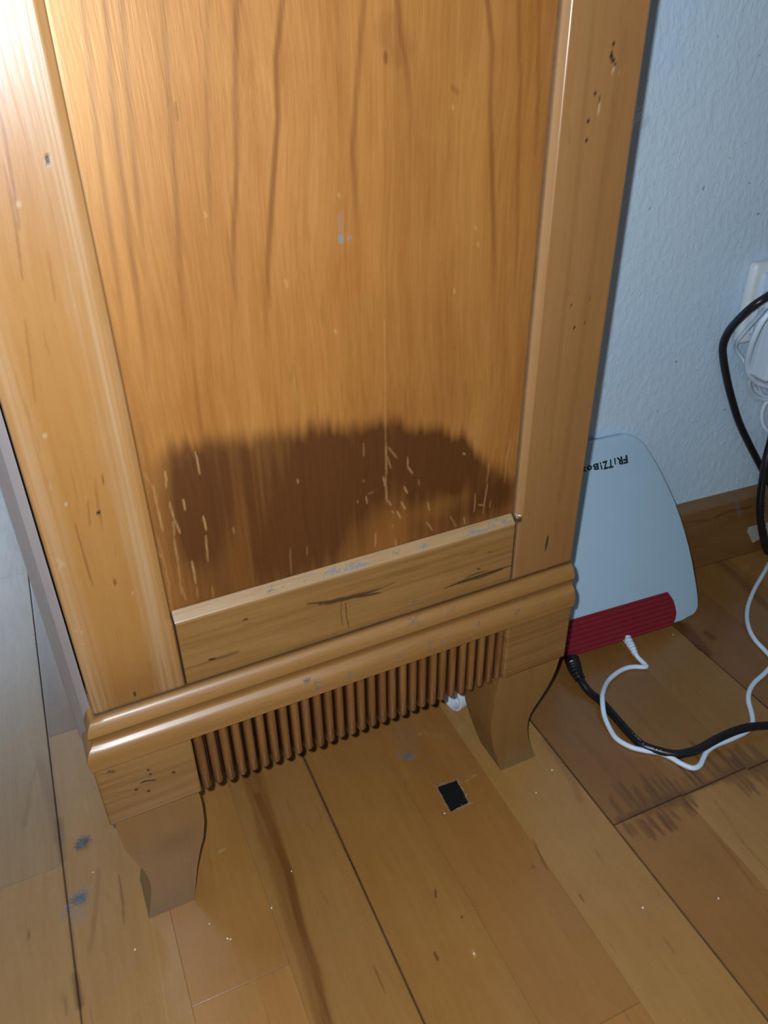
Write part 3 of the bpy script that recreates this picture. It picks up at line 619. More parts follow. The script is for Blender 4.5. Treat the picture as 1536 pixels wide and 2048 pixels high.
RL_ink += [(fp([D6(400, 355), D6(520, 305), D6(640, 265), D6(780, 220), D6(915, 180)]), .0003, .0006, .9, 1), (fp([D6(440, 335), D6(560, 300), D6(700, 258), D6(820, 215)]), .0004, .0008, .8, 1), (fp([D6(520, 305), D6(600, 255), D6(720, 220)]), .0002, .0005, .7, 1),
           (fp([D6(560, 290), D6(660, 285), D6(740, 240)]), .0001, .0006, .5, 1), (fp([D6(640, 210), D6(655, 212)]), .0004, .0004, .9), (fp([D6(715, 90), D6(745, 88)]), .0003, .0006, .5, 1)]
def rail_attrs(U, V):
    topd = np.clip((V-0.2465)/0.002, 0, 1)
    lint = np.clip(noise2(U*70, V*300, 31, 3)-0.66, 0, 1)*9*(noise2(U*900, V*900, 35, 2) > 0.45)*np.clip((V-0.2485)/0.002, 0, 1)
    low = np.clip((ZT+0.006-V)/0.005, 0, 1)
    eg = np.maximum(np.clip(1.2-(U-0.0541)/.0008, 0, 1), np.clip(1.2-(0.2846-U)/.0010, 0, 1)); eg = np.maximum(eg, np.clip(1.3-(V-ZT-.0005)/.0011, 0, 1)*0.9)
    return {'ink': np.maximum(paint(U, V, RL_ink), eg*0.9), 'light': topd*0.55*(0.5+0.5*noise2(U*60, V*900, 32)), 'dust': np.clip(lint, 0, 0.85)*(U > 0.10), 'burn': 0.4*low+0.0*U,
            'line': 0.25*np.clip(noise2(U*14, V*420, 33, 2)-0.45, 0, 1)*3}
us = steps(0.0539, 0.2846, 0.0006); vs = np.concatenate([steps(ZT+0.0006, 0.2470, 0.0006), steps(0.2474, 0.2535, 0.0003)])
def rail_pl(U, V, D):
    b = np.zeros_like(U)+D
    if np.isscalar(D) and D == 0: b = b+0.0056*np.clip((V-0.2485)/0.005, 0, 1)+0.0006*np.clip(1-(V-ZT-.0006)/.0012, 0, 1)
    # the rail reaches the posts' flats below their bevels
    return U, b, V
slab('bottom_rail', np.concatenate([[0.0541], us[1:]]), vs, rail_pl, 0.0100, M['rail'], cab, rail_attrs)['label'] = 'bottom rail with dark knife-like marks'

# base moulding, mitred round the corners
prof = [(0.0000, ZT), (0.0022, ZT-0.0006), (0.0042, ZT-0.0026), (0.0056, ZT-0.0052), (0.0064, ZT-0.0080), (0.0066, ZT-0.0100), (0.0060, ZT-0.0108), (0.0052, ZT-0.0125), (0.0050, ZT-0.0150), (0.0054, ZT-0.0168),
        (0.0062, ZT-0.0178), (0.0080, ZT-0.0190), (0.0094, ZT-0.0210), (0.0103, ZT-0.0238), (0.0107, ZT-0.0268), (0.0107, ZT-0.0276), (0.0103, ZT-0.0280), (0.0102, ZM+0.0003), (0.0096, ZM), (0.0, ZM)]
def ring_path(o): return [(-o, CD), (-o, -o), (0.3362, -o), (0.3362, CD)]
bm = bmesh.new(); rows = []
for o_, z_ in prof:
    r4 = ring_path(o_); row = []
    a, b, c, d = [Vector((x, y, z_)) for x, y in r4]
    row = [a, b]+[b.lerp(c, t) for t in np.linspace(0, 1, 41)[1:-1]]+[c, d]
    rows.append([bm.verts.new(v) for v in row])
for i in range(len(rows)-1):
    for j in range(len(rows[0])-1): bm.faces.new((rows[i][j], rows[i+1][j], rows[i+1][j+1], rows[i][j+1]))
for k in (0, -1): bm.faces.new([r_[k] for r_ in rows])
n_ = len(rows[0])
bm.faces.new([rows[0][0], rows[0][1], rows[0][n_-2], rows[0][n_-1]]); bm.faces.new([rows[-1][0], rows[-1][1], rows[-1][n_-2], rows[-1][n_-1]])
me = bpy.data.meshes.new('base_moulding'); bmesh.ops.recalc_face_normals(bm, faces=bm.faces); bm.to_mesh(me); bm.free()
me.shade_smooth(); me.set_sharp_from_angle(angle=R(38))
mo = link('base_moulding', me, M['mould'], cab)
zz = np.zeros(len(me.vertices)*3); me.vertices.foreach_get('co', zz); zz = zz.reshape(-1, 3)
me.attributes.new('burn', 'FLOAT', 'POINT').data.foreach_set('value', (0.55*(zz[:, 2] > ZT-0.0004)+0.25*((zz[:, 2] < ZT-0.012) & (zz[:, 2] > ZT-0.016))).astype(np.float32))  # darker along the top edge and in the cove

# apron: two end blocks, a dark backing board and 29 half-round flutes
BL = (-0.0092, 0.0497); BR = (0.2820, 0.3385); BY = -0.0060
def block_attrs(marks):
    def f(U, V):
        low = np.clip((Z0+0.0025-V)/0.002, 0, 1)*0.5
        return {'ink': paint(U, V, marks), 'burn': low, 'line': 0.30*np.clip(noise2(U*12, V*420, 41, 2)-0.45, 0, 1)*3}
    return f
E5 = lambda x, y: (150+x/3.072, 1350+y/3.072)
bl_marks = [(fp([E5(*p) for p in pts], BY), w, .0005, a) for pts, w, a in [([(449, 582), (452, 584)], .0006, 1), ([(462, 608), (465, 610)], .0005, 1), ([(604, 597), (609, 598)], .0007, 1), ([(408, 662), (440, 650), (492, 645)], .0004, 1),
    ([(375, 703), (379, 704)], .0007, 1), ([(450, 712), (454, 713)], .0007, 1), ([(208, 593), (235, 592)], .0008, .6), ([(150, 755), (260, 720), (340, 705)], .0001, .5), ([(130, 610), (250, 600)], .0001, .4)]]
def block(u0, u1, marks):
    us = steps(u0, u1, 0.0007); vs = steps(Z0, ZM-0.0002, 0.0007)
    def pl(U, V, D):
        b = np.zeros_like(U)+BY+D
        if np.isscalar(D) and D == 0: b = b+0.0012*np.clip(1-(V-Z0)/0.0012, 0, 1)**2+0.0010*np.clip(1-np.minimum(U-u0, u1-U)/0.001, 0, 1)**2
        return U, b, V
    slab('corner_block', us, vs, pl, 0.05, M['rail'], cab, block_attrs(marks))
block(BL[0], BL[1], bl_marks); block(BR[0], BR[1], [(fp([(1021, 1251), (1023, 1252)], BY), .0006, .0008, 1)])
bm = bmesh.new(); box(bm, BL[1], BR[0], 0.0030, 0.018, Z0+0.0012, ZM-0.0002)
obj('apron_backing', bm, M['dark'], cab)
bm = bmesh.new(); box(bm, BL[0]+0.001, BL[0]+0.019, 0.0445, CD, Z0, ZM-0.0002)
obj('front_apron', bm, M['rail'], cab)
bm = bmesh.new(); box(bm, BR[1]-0.02, BR[1]-0.006, 0.0445, CD, Z0, ZM-0.0002)
obj('back_apron', bm, M['rail'], cab)
pitch = (BR[0]-BL[1]-0.0006)/29; fr = pitch*0.425
bm = bmesh.new()
pts = [(fr*math.cos(a), -0.0050*math.sin(a)) for a in np.linspace(0, math.pi, 11)] 
pts = [(fr, 0.004)]+pts+[(-fr, 0.004)]
H_ = ZM-Z0-0.0006
lev = [(0.0, 0.70), (0.0008, 0.90), (0.0018, 1.0), (H_*0.33, 1.0), (H_*0.66, 1.0), (H_, 1.0)]
rows = [[bm.verts.new((p[0]*s_, p[1]*s_ if p[1] < 0 else p[1], z_)) for p in pts] for z_, s_ in lev]
for i in range(len(rows)-1):
    for j in range(len(pts)): bm.faces.new((rows[i][j], rows[i][(j+1) % len(pts)], rows[i+1][(j+1) % len(pts)], rows[i+1][j]))
bm.faces.new(rows[0][::-1]); bm.faces.new(rows[-1])
me = bpy.data.meshes.new('flute'); bmesh.ops.recalc_face_normals(bm, faces=bm.faces); bm.to_mesh(me); bm.free(); me.shade_smooth(); me.set_sharp_from_angle(angle=R(40))
me.materials.append(M['flute'])
nv_ = len(me.vertices); co = np.zeros(nv_*3); me.vertices.foreach_get('co', co); co = co.reshape(-1, 3)
me.attributes.new('burn', 'FLOAT', 'POINT').data.foreach_set('value', np.clip(np.clip((np.abs(co[:, 0])/fr-0.72)*4.5, 0, 1)*0.85+0.3*(co[:, 2] < 0.0005), 0, 0.9).astype(np.float32))  # each flute darkens towards both sides and at its lower end
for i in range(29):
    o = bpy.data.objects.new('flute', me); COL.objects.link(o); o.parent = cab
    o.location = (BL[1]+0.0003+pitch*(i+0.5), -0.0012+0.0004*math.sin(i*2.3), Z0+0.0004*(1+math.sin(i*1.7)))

# the curved feet
FLs = [(-0.0060, .1105), (-0.0062, .1000), (-0.0056, .0890), (-0.0046, .0785), (-0.0022, .0690), (0.0005, .0612), (0.0022, .0540), (0.0034, .0470), (0.0040, .0390), (0.0036, .0315), (0.0024, .0250), (0.0004, .0160), (-0.0016, .0080), (-0.0034, 0.0)]
FRs = [(0.0475, .1105), (0.0482, .1020), (0.0480, .0920), (0.0474, .0800), (0.0445, .0640), (0.0418, .0560), (0.0392, .0470), (0.0366, .0370), (0.0345, .0270), (0.0325, .0170), (0.0300, .0060), (0.0290, 0.0)]
FY = -0.0045
FRl = [(0.2792, .1105), (0.2784, .1040), (0.2770, .0890), (0.2758, .0750), (0.2754, .0640), (0.2762, .0510), (0.2786, .0385), (0.2818, .0260), (0.2855, .0140), (0.2900, 0.0)]
FRr = [(0.3352, .1105), (0.3342, .1040), (0.3325, .0960), (0.3298, .0880), (0.3258, .0790), (0.3205, .0700), (0.3158, .0625), (0.3128, .0560), (0.3116, .0490), (0.3120, .0390), (0.3138, .0300), (0.3170, .0190), (0.3205, .0090), (0.3240, 0.0)]
def foot_mesh(mirror, depth_dir=1):
    zs = np.linspace(0, 0.1104, 40)
    l = np.interp(zs, [p[1] for p in FLs[::-1]], [p[0] for p in FLs[::-1]]); r = np.interp(zs, [p[1] for p in FRs[::-1]], [p[0] for p in FRs[::-1]])
    if mirror: l = np.interp(zs, [p[1] for p in FRl[::-1]], [p[0] for p in FRl[::-1]]); r = np.interp(zs, [p[1] for p in FRr[::-1]], [p[0] for p in FRr[::-1]])
    # the depth narrows downwards on the same curve
    dep = np.interp(zs, [0, .02, .045, .07, .09, .1105], [0.033, 0.034, 0.038, 0.046, 0.050, 0.050])
    nu, ny = 12, 8; bm = bmesh.new(); rows = []
    for i, z in enumerate(zs):
        loop = [(l[i]+(r[i]-l[i])*t, FY) for t in np.linspace(0, 1, nu)]+[(r[i], FY+dep[i]*t) for t in np.linspace(0, 1, ny)[1:]]
        loop += [(r[i]+(l[i]-r[i])*t, FY+dep[i]) for t in np.linspace(0, 1, nu)[1:]]+[(l[i], FY+dep[i]*(1-t)) for t in np.linspace(0, 1, ny)[1:-1]]
        rows.append([bm.verts.new((x, y, z)) for x, y in loop])
    n = len(rows[0])
    for i in range(len(rows)-1):
        for j in range(n): bm.faces.new((rows[i][j], rows[i][(j+1) % n], rows[i+1][(j+1) % n], rows[i+1][j]))
    bm.faces.new(rows[0][::-1]); bm.faces.new(rows[-1])
    me = bpy.data.meshes.new('foot'); bmesh.ops.recalc_face_normals(bm, faces=bm.faces); bm.to_mesh(me); bm.free(); pass
    me.materials.append(M['foot']); nv = len(me.vertices); co = np.zeros(nv*3); me.vertices.foreach_get('co', co); co = co.reshape(-1, 3)
    fr_ = (co[:, 1] < FY+0.0005)
    b = 0.10*(~fr_) + np.clip(0.55-np.abs(co[:, 2]-0.070)/0.03, 0, 1)*0.5*np.exp(-((co[:, 0]-(0.026 if not mirror else 9))/0.014)**2)  # sides and back darker than the front, dark patch on the left foot
    d = np.clip((0.026-co[:, 2])/0.030, 0, 1)*0.35
    me.attributes.new('burn', 'FLOAT', 'POINT').data.foreach_set('value', b.astype(np.float32))
    me.attributes.new('dust', 'FLOAT', 'POINT').data.foreach_set('value', d.astype(np.float32))
    return me
ml = foot_mesh(False); mr = foot_mesh(True)
for me in (ml, mr):
    o = bpy.data.objects.new('foot', me); COL.objects.link(o); o.parent = cab
for me in (ml, mr):
    o = bpy.data.objects.new('foot', me); COL.objects.link(o); o.parent = cab; o.location = (0, CD-FY, 0); o.scale = (1, -1, 1)
# door on the cabinet's front (faces left); we see its edge
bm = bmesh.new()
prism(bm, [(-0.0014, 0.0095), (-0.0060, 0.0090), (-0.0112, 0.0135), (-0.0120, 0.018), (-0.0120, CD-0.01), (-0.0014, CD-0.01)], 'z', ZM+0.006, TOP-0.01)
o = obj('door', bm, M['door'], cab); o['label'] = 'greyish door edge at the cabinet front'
bm = bmesh.new(); box(bm, -0.0010, 0.0036, 0.018, CD-0.02, ZT+0.002, TOP-0.005); obj('front_frame', bm, M['dark'], cab)
bm = bmesh.new(); box(bm, -0.02, PW+0.012, -0.02, CD+0.01, TOP, TOP+0.022, 0.004); obj('top_board', bm, M['mould'], cab)

# ------------------------------------------------------------------ router leaning on the wall
P0 = Vector((0.545, 0.0880, 0.030)); P1 = Vector((0.545, 0.1575, 0.183))
ax = Vector((WT[0], WT[1], 0)).normalized(); s_ax = (P1-P0); s_ax = (s_ax-ax*s_ax.dot(ax)).normalized(); nin = ax.cross(s_ax).normalized()*-1
if nin.y < 0: nin = -nin
RM = Matrix(((ax.x, nin.x, s_ax.x, P0.x), (ax.y, nin.y, s_ax.y, P0.y), (ax.z, nin.z, s_ax.z, P0.z), (0, 0, 0, 1)))
router = empty('router'); tag(router, 'white and red internet router leaning on the wall beside the cabinet', 'router')
router.matrix_world = RM
_oN = np.array(nin); _oP = np.array(P0); _oA = np.array(ax); _oS = np.array(s_ax)
def on_router(px, py, d=0.0):
    q = ray(px, py); O = _oP+_oN*d; P = CAM+q*(((O-CAM)@_oN)/(q@_oN)); return (float((P-_oP)@_oA), float((P-_oP)@_oS))
right = [on_router(*p) for p in [(1250, 867), (1262, 869), (1275, 874), (1284, 881), (1293, 891), (1306, 911), (1320, 936), (1337, 970), (1352, 1004), (1363, 1035), (1372, 1064), (1380, 1094), (1387, 1126), (1392, 1155), (1396, 1180), (1398, 1200), (1398, 1213), (1394, 1224), (1387, 1231), (1378, 1235)]]
tmid = -0.086
SB = -0.0212
outl = right+[(0.004, SB)]
outl = outl+[(2*tmid-t, s) for t, s in outl[::-1]]
topz = max(s for t, s in outl); 
def thick(s): return float(np.interp(s, [-0.03, 0.02, topz], [0.024, 0.030, 0.011]))
# shell: rounded front edge
bm = bmesh.new()
cen = (tmid, 0.075)
def offs(pts, e):
    n = len(pts); out = []
    for i in range(n):
        a = Vector(pts[i-1]); b = Vector(pts[i]); c = Vector(pts[(i+1) % n]); d = ((b-a).normalized()+(c-b).normalized())
        d = d.normalized() if d.length > 1e-6 else (c-b).normalized(); nn = Vector((d.y, -d.x))
        if nn.dot(b-Vector(cen)) > 0: nn = -nn
        out.append((b.x+nn.x*e, b.y+nn.y*e))
    return out
lay = []
for e, d in ((0.0022, 0.0), (0.0011, 0.00035), (0.0003, 0.0012), (0.0, 0.0024)): lay.append([bm.verts.new((t, d, s)) for t, s in offs(outl, e)])
lay.append([bm.verts.new((t, thick(s)-0.002, s)) for t, s in outl]); lay.append([bm.verts.new((t, thick(s), s)) for t, s in offs(outl, 0.0015)])
n = len(outl)
for i in range(len(lay)-1):
    for j in range(n): bm.faces.new((lay[i][j], lay[i][(j+1) % n], lay[i+1][(j+1) % n], lay[i+1][j]))
bm.faces.new(lay[0]); bm.faces.new(lay[-1][::-1])
obj('shell', bm, M['white'], router, smooth=True)
# red ribbed end, wrapping over the lower edge
rt = on_router(1328, 1192); rc = [on_router(*p) for p in [(1333, 1188), (1341, 1192), (1346, 1200), (1350, 1213), (1352, 1226), (1350, 1238), (1345, 1249)]]
rs_top = rc[0][1]
ro = rc+[(rc[-1][0]-0.001, SB-0.0004)]; ro[-2] = (ro[-2][0], max(ro[-2][1], SB))
lft = 2*tmid-rc[0][0]
ro = ro+[(2*tmid-t, s) for t, s in ro[::-1]]
bm = bmesh.new(); prism(bm, ro, 'y', -0.0004, 0.022)
bmesh.ops.recalc_face_normals(bm, faces=bm.faces)
redb = obj('red_grille', bm, M['redgroove'], router)
nr_ = 7; x_r = rc[2][0]-0.0035; x_l = 2*tmid-x_r
for i in range(nr_):
    s0 = SB+0.0012+(rs_top-SB-0.0034)*i/(nr_-1)
    bm = bmesh.new(); box(bm, x_l, x_r-0.0012*abs(i-3)/3, -0.0016, 0.004, s0-0.0017, s0+0.0017, 0.0006, 2)
    obj('rib', bm, M['red'], redb)
# rim of the red end
bm = bmesh.new(); ri = offs(ro, 0.0022)
A_ = [bm.verts.new((t, -0.0012, s)) for t, s in offs(ro, 0.0004)]; B_ = [bm.verts.new((t, -0.0012, s)) for t, s in ri]; A2 = [bm.verts.new((t, 0.001, s)) for t, s in ro]; B2 = [bm.verts.new((t, 0.001, s)) for t, s in ri]
n = len(ro)
for j in range(n):
    k = (j+1) % n
    for q in ((A_[j], A_[k], B_[k], B_[j]), (A2[j], A2[k], A_[k], A_[j]), (B_[j], B_[k], B2[k], B2[j])): bm.faces.new(q)
obj('rim', bm, M['red'], redb)
# printed name, upside down as the router stands on its rear edge
def text_mesh(body, size, mat, parent, M4, name='lettering', extrude=0.0001, off=0.0, spacing=1.0, fit=None):
    c = bpy.data.curves.new('t', 'FONT'); c.body = body; c.size = size; c.extrude = extrude; c.offset = off; c.space_character = spacing; c.resolution_u = 3
    t = bpy.data.objects.new('t', c); COL.objects.link(t); dg = bpy.context.evaluated_depsgraph_get(); dg.update()
    me = bpy.data.meshes.new_from_object(t.evaluated_get(dg)); bpy.data.objects.remove(t); bpy.data.curves.remove(c)
    if fit:
        xs_ = [v.co.x for v in me.vertices]; ys_ = [v.co.y for v in me.vertices]; x0_, x1_, y0_, y1_ = min(xs_), max(xs_), min(ys_), max(ys_)
        for v in me.vertices: v.co.x = (v.co.x-(x0_+x1_)/2)/(x1_-x0_)*fit[0]; v.co.y = (v.co.y-y0_)/(y1_-y0_)*fit[1]
    me.transform(M4); return link(name, me, mat, parent)
# letters one by one, slightly dancing like the printed ones
fa = on_router(1254, 911); fb = on_router(1256, 927); xa = on_router(1170, 938); xb = on_router(1172, 951)
adv = 0.0
letters = [('F', .0, 0, 1.0), ('R', .0, 5, .98), ('i', -.02, 0, .98), ('T', .0, -4, 1.05), ('Z', .0, 4, 1.0), ('!', .0, 8, .95), ('B', .0, 0, .93), ('o', .0, 0, .98), ('x', .0, 0, .98)]
wid = {'F': .52, 'R': .64, 'i': .27, 'T': .55, 'Z': .60, '!': .30, 'B': .64, 'o': .58, 'x': .52}
tot = sum(wid[l[0]] for l in letters); ln_ = (fb[0]+0.0005)-(xb[0]-0.0045); hs = ln_/tot; dirn = math.atan2((fb[1]+fa[1])/2-(xb[1]+xa[1])/2, (fb[0])-(xb[0]))
lab = empty('lettering'); lab.parent = router
p_ = 0.0; topb = fa[1]
for ch, dy, rot, sc in letters:
    w_ = wid[ch]*hs; tcen = (fb[0]+0.0005)-p_-w_/2; p_ += w_
    sb = 0.1588-(fb[0]-tcen)*math.tan(0.045)
    Mx = Matrix.Translation((tcen, -0.0001, sb-0.0002)) @ Matrix.Rotation(math.pi, 4, 'Y') @ Matrix.Rotation(R(-rot), 4, 'Y') @ Matrix.Rotation(math.pi/2, 4, 'X') @ Matrix.Translation((0, dy*hs, 0))
    text_mesh(ch, hs*1.0, M['print'], lab, Mx, 'letter', 0.00008, hs*0.045, fit=(w_*(0.86 if ch not in 'i!' else 0.5), {'o': .0050, 'x': .0050, 'i': .0066, 'B': .0068}.get(ch, .0080)*sc))

# ------------------------------------------------------------------ cables
def cable(name, pts, r, mat, label, cat='cable', group=None, parent=None, n=8, seg=12):
    path = catmull(pts, n); bm = bmesh.new(); tube(bm, path, r, seg)
    o = obj(name, bm, mat, parent, smooth=True)
    if label: tag(o, label, cat, group)
    return o
def fz(lst): return [tuple(on_floor(x, y, z)) for x, y, z in lst]
def wz(lst): return [wall_pt(*on_wall(x, y, d), d) for x, y, d in lst]
# black power lead on the floor
rb = 0.0036
pw = empty('power_cable'); tag(pw, 'thick black power cable running from the router across the floor', 'cable')
path = fz([(1158, 1352, .009), (1166, 1368, .0065), (1180, 1385, rb), (1205, 1406, rb), (1235, 1440, rb), (1262, 1470, rb), (1285, 1490, rb), (1312, 1500, rb), (1345, 1508, .0038), (1372, 1506, .0042), (1400, 1497, .0055), (1430, 1480, .0090), (1465, 1464, .0092), (1500, 1454, .0090), (1540, 1451, .007), (1590, 1450, .0042), (1680, 1462, rb), (1780, 1500, rb)])
cable('cord', path, rb, M['black'], None, parent=pw)
pb = [Vector(p) for p in fz([(1143, 1318, .012), (1148, 1333, .0115), (1152, 1344, .0105), (1160, 1358, .008)])]
bm = bmesh.new(); path = catmull(pb, 8); tube(bm, path, .006, 14, [0.0068 if (i < 6) else 0.0066-0.00009*(i-6)+(0.0005 if i % 3 == 0 else -0.0004) for i in range(len(path))])
obj('plug', bm, M['black'], pw, smooth=False)
# thin white lead from the router
rw = 0.0023
wc = empty('white_cable'); tag(wc, 'thin white cable looping on the floor from the router past the black cable', 'cable')
path = fz([(1268, 1303, .008), (1276, 1315, .005), (1290, 1329, .0030), (1290, 1334, .0026), (1262, 1334, .0024), (1238, 1343, .0024), (1216, 1362, .0040), (1206, 1385, .0096), (1205, 1405, .0096), (1209, 1432, .0050), (1220, 1458, rw), (1234, 1478, rw), (1262, 1494, rw), (1290, 1501, rw), (1316, 1505, .0024), (1340, 1514, .0024), (1362, 1527, rw), (1385, 1536, rw), (1399, 1531, rw), (1406, 1518, rw), (1414, 1503, rw), (1432, 1490, rw), (1462, 1478, rw), (1494, 1462, rw), (1505, 1446, rw), (1503, 1425, rw), (1497, 1402, rw), (1499, 1382, rw), (1510, 1364, rw), (1528, 1348, rw), (1542, 1331, rw), (1542, 1316, rw), (1528, 1299, rw), (1512, 1282, rw), (1500, 1262, rw), (1494, 1238, rw), (1496, 1212, rw), (1508, 1180, rw), (1528, 1145, rw)])
path += wz([(1548, 1108, .024), (1562, 1080, .022), (1568, 1000, .012)])
cable('cord', path, rw, M['cablewhite'], None, parent=wc, n=6)
pb = [Vector(p) for p in fz([(1254, 1277, .010), (1261, 1289, .0095), (1266, 1298, .0088), (1271, 1309, .0065)])]
bm = bmesh.new(); path = catmull(pb, 6); tube(bm, path, .004, 12, [0.0044-0.00009*i+(0.0003 if i % 3 == 0 else -0.0002) for i in range(len(path))])
obj('strain_relief', bm, M['cablewhite'], wc)
# black cord coming down the wall from above the socket
cable('power_cable', wz([(1600, 548, .010), (1570, 568, .030), (1536, 592, .040), (1505, 613, .036), (1478, 638, .024), (1458, 662, .012), (1446, 690, .006), (1447, 720, .006), (1454, 760, .007), (1464, 800, .008), (1477, 842, .008), (1496, 884, .008), (1517, 925, .008), (1531, 952, .009), (1550, 985, .009), (1575, 1040, .019), (1590, 1085, .021)]), 0.0037, M['black'],
      'black cord hanging against the wall, bent below the socket')
cable('power_cable', wz([(1562, 800, .012), (1548, 860, .014), (1538, 900, .018), (1530, 935, .022), (1524, 975, .024), (1521, 1015, .025), (1523, 1050, .025), (1530, 1085, .024), (1542, 1120, .024), (1556, 1150, .030)]), 0.0046, M['black'],
      'thicker black cord beside the baseboard at the right edge, with faint white print')
def print_marks(parent, path, r, a, b, seed):
    rn = random.Random(seed); bm = bmesh.new(); L_ = [0.0]
    for i in range(1, len(path)): L_.append(L_[-1]+(path[i]-path[i-1]).length)
    d = a
    while d < b:
        i = max(1, next((k for k in range(len(L_)) if L_[k] > d), len(L_)-1)); t = (d-L_[i-1])/(L_[i]-L_[i-1]); P = path[i-1].lerp(path[i], t); T = (path[i]-path[i-1]).normalized()
        v = Vector((0.1, -0.75, 0.65)); v = (v-T*v.dot(T)).normalized(); w = T.cross(v)
        h = rn.choice((.0005, .0008, .0010)); l = rn.choice((.0003, .0005, .0003)); o_ = rn.uniform(-.0003, .0003)
        c = [P+v*(r+0.00003)+w*(o_+sy*h/2)-v*0.0+T*sx*l/2 for sx, sy in ((-1, -1), (1, -1), (1, 1), (-1, 1))]
        A = [bm.verts.new(q) for q in c]; B = [bm.verts.new(q-v*0.0004) for q in c]; bm.faces.new(A); bm.faces.new(B[::-1])
        for k in range(4): bm.faces.new((A[k], B[k], B[(k+1) % 4], A[(k+1) % 4]))
        d += rn.choice((.0010, .0013, .0013, .0030))
    o = obj('print_marks', bm, M['cablegrey'], parent); return o
pth = catmull(fz([(1262, 1470, rb), (1285, 1490, rb), (1312, 1500, rb), (1345, 1508, .0038)]), 12); print_marks(pw, pth, rb, .001, .030, 4)
vc = next(o for o in COL.objects if o.name == 'power_cable.002')
pth = catmull(wz([(1530, 935, .022), (1524, 975, .024), (1521, 1015, .025), (1523, 1050, .025), (1530, 1085, .024), (1542, 1120, .024)]), 12); print_marks(vc, pth, .0046, .020, .085, 5)
# ------------------------------------------------------------------ wall socket, its adapter and the coil of white cable
wm4 = Matrix.Translation((W0[0], W0[1], 0)) @ Matrix.Rotation(PH, 4, 'Z')
sk = empty('wall_socket'); tag(sk, 'cream wall socket behind the white cables at the right edge', 'socket')
tl, zt = on_wall(1503, 530, 0.011); _, zb = on_wall(1480, 688, 0.009)
tl = on_wall(1486, 640, 0.010)[0]
def wbox(name, t0, t1, d0, d1, z0, z1, mat, parent, bev=0.002, seg=3):
    bm = bmesh.new(); box(bm, t0, t1, -d1, -d0, z0, z1, bev, seg); bm.transform(wm4); return obj(name, bm, mat, parent, smooth=True)
wbox('frame', tl, tl+0.082, 0.0, 0.011, zb, zt, M['socket'], sk, 0.004)
wbox('cover', tl+0.0095, tl+0.0725, 0.010, 0.0135, zb+0.009, zt-0.009, M['socketin'], sk, 0.0030)
wbox('plug_body', tl+0.018, tl+0.064, 0.012, 0.032, (zb+zt)/2-0.014, (zb+zt)/2+0.030, M['socketin'], sk, 0.006)
ta, za = on_wall(1517, 745, 0.035); _, zb2 = on_wall(1530, 768, 0.046); _, zt2 = on_wall(1536, 640, 0.035)
ad = empty('power_adapter'); tag(ad, 'pale grey power adapter hanging beside the socket at the right edge', 'adapter')
wbox('housing', ta, ta+0.055, 0.0115+0.0025, 0.046, zb2, zt2+0.02, M['adapter'], ad, 0.004)
wbox('seam_band', ta-0.0003, ta+0.0553, 0.028, 0.0292, zb2+0.003, zt2+0.017, M['cablegrey'], ad, 0.0002)
wbox('plug_pin_base', ta+0.012, ta+0.045, 0.0133, 0.0145, zt2-0.016, zt2+0.014, M['socketin'], ad, 0.0004)
G = 'white cables looped below the socket'
C3 = lambda x, y, d: (1236+x/5.12, 400+y/5.12, d)
def wc3(name, lst, r, mat, lab): return cable(name, wz([C3(*q) for q in lst]), r, mat, lab, 'cable', G)
wc3('white_cable', [(1640, 1010, .052), (1536, 1080, .050), (1490, 1130, .044), (1440, 1190, .038), (1330, 1310, .026), (1240, 1420, .018), (1205, 1500, .010), (1225, 1560, .008), (1270, 1620, .009), (1310, 1690, .012), (1340, 1800, .010), (1345, 1900, .008), (1370, 1970, .006), (1430, 2020, .006), (1536, 2050, .008), (1640, 2060, .010)], .0019, M['cablegrey'], 'thin grey-white cable bent in a sharp elbow below the socket')
wc3('white_cable', [(1640, 1080, .052), (1536, 1170, .050), (1460, 1270, .048), (1390, 1420, .042), (1345, 1560, .034), (1322, 1680, .026), (1340, 1780, .022), (1400, 1850, .020), (1470, 1890, .020), (1560, 1915, .020), (1650, 1920, .020)], .0027, M['cablewhite'], 'thickest white cable looping in front of the others below the socket')
wc3('white_cable', [(1320, 1700, .014), (1365, 1810, .010), (1390, 1900, .005), (1425, 1965, .005), (1490, 2005, .006), (1560, 2020, .008)], .0017, M['cablegrey'], 'inner thin cable of the coil below the socket')
wc3('white_cable', [(1345, 1830, .006), (1335, 1920, .005), (1360, 1990, .004), (1410, 2030, .005), (1480, 2050, .006), (1570, 2060, .008)], .0017, M['cablegrey'], 'outermost thin cable of the coil, lowest below the socket')
wc3('white_cable', [(1440, 1860, .008), (1450, 1930, .006), (1480, 1990, .006), (1530, 2030, .006), (1600, 2040, .008)], .0017, M['cablegrey'], 'short thin cable arc innermost in the coil')
C4 = lambda x, y, d: (1236+x/5.12, 780+y/5.12, d)
cable('white_cable', wz([C4(1620, 60, .010), C4(1536, 110, .008), C4(1495, 170, .006), C4(1475, 240, .005), C4(1478, 320, .005), C4(1505, 385, .006), C4(1560, 440, .008), C4(1640, 470, .010)]), .0021, M['cablewhite'], 'short white cable bow on the wall below the coil', 'cable', G)
# small grey shadow line of an old cable duct is left to the wall itself

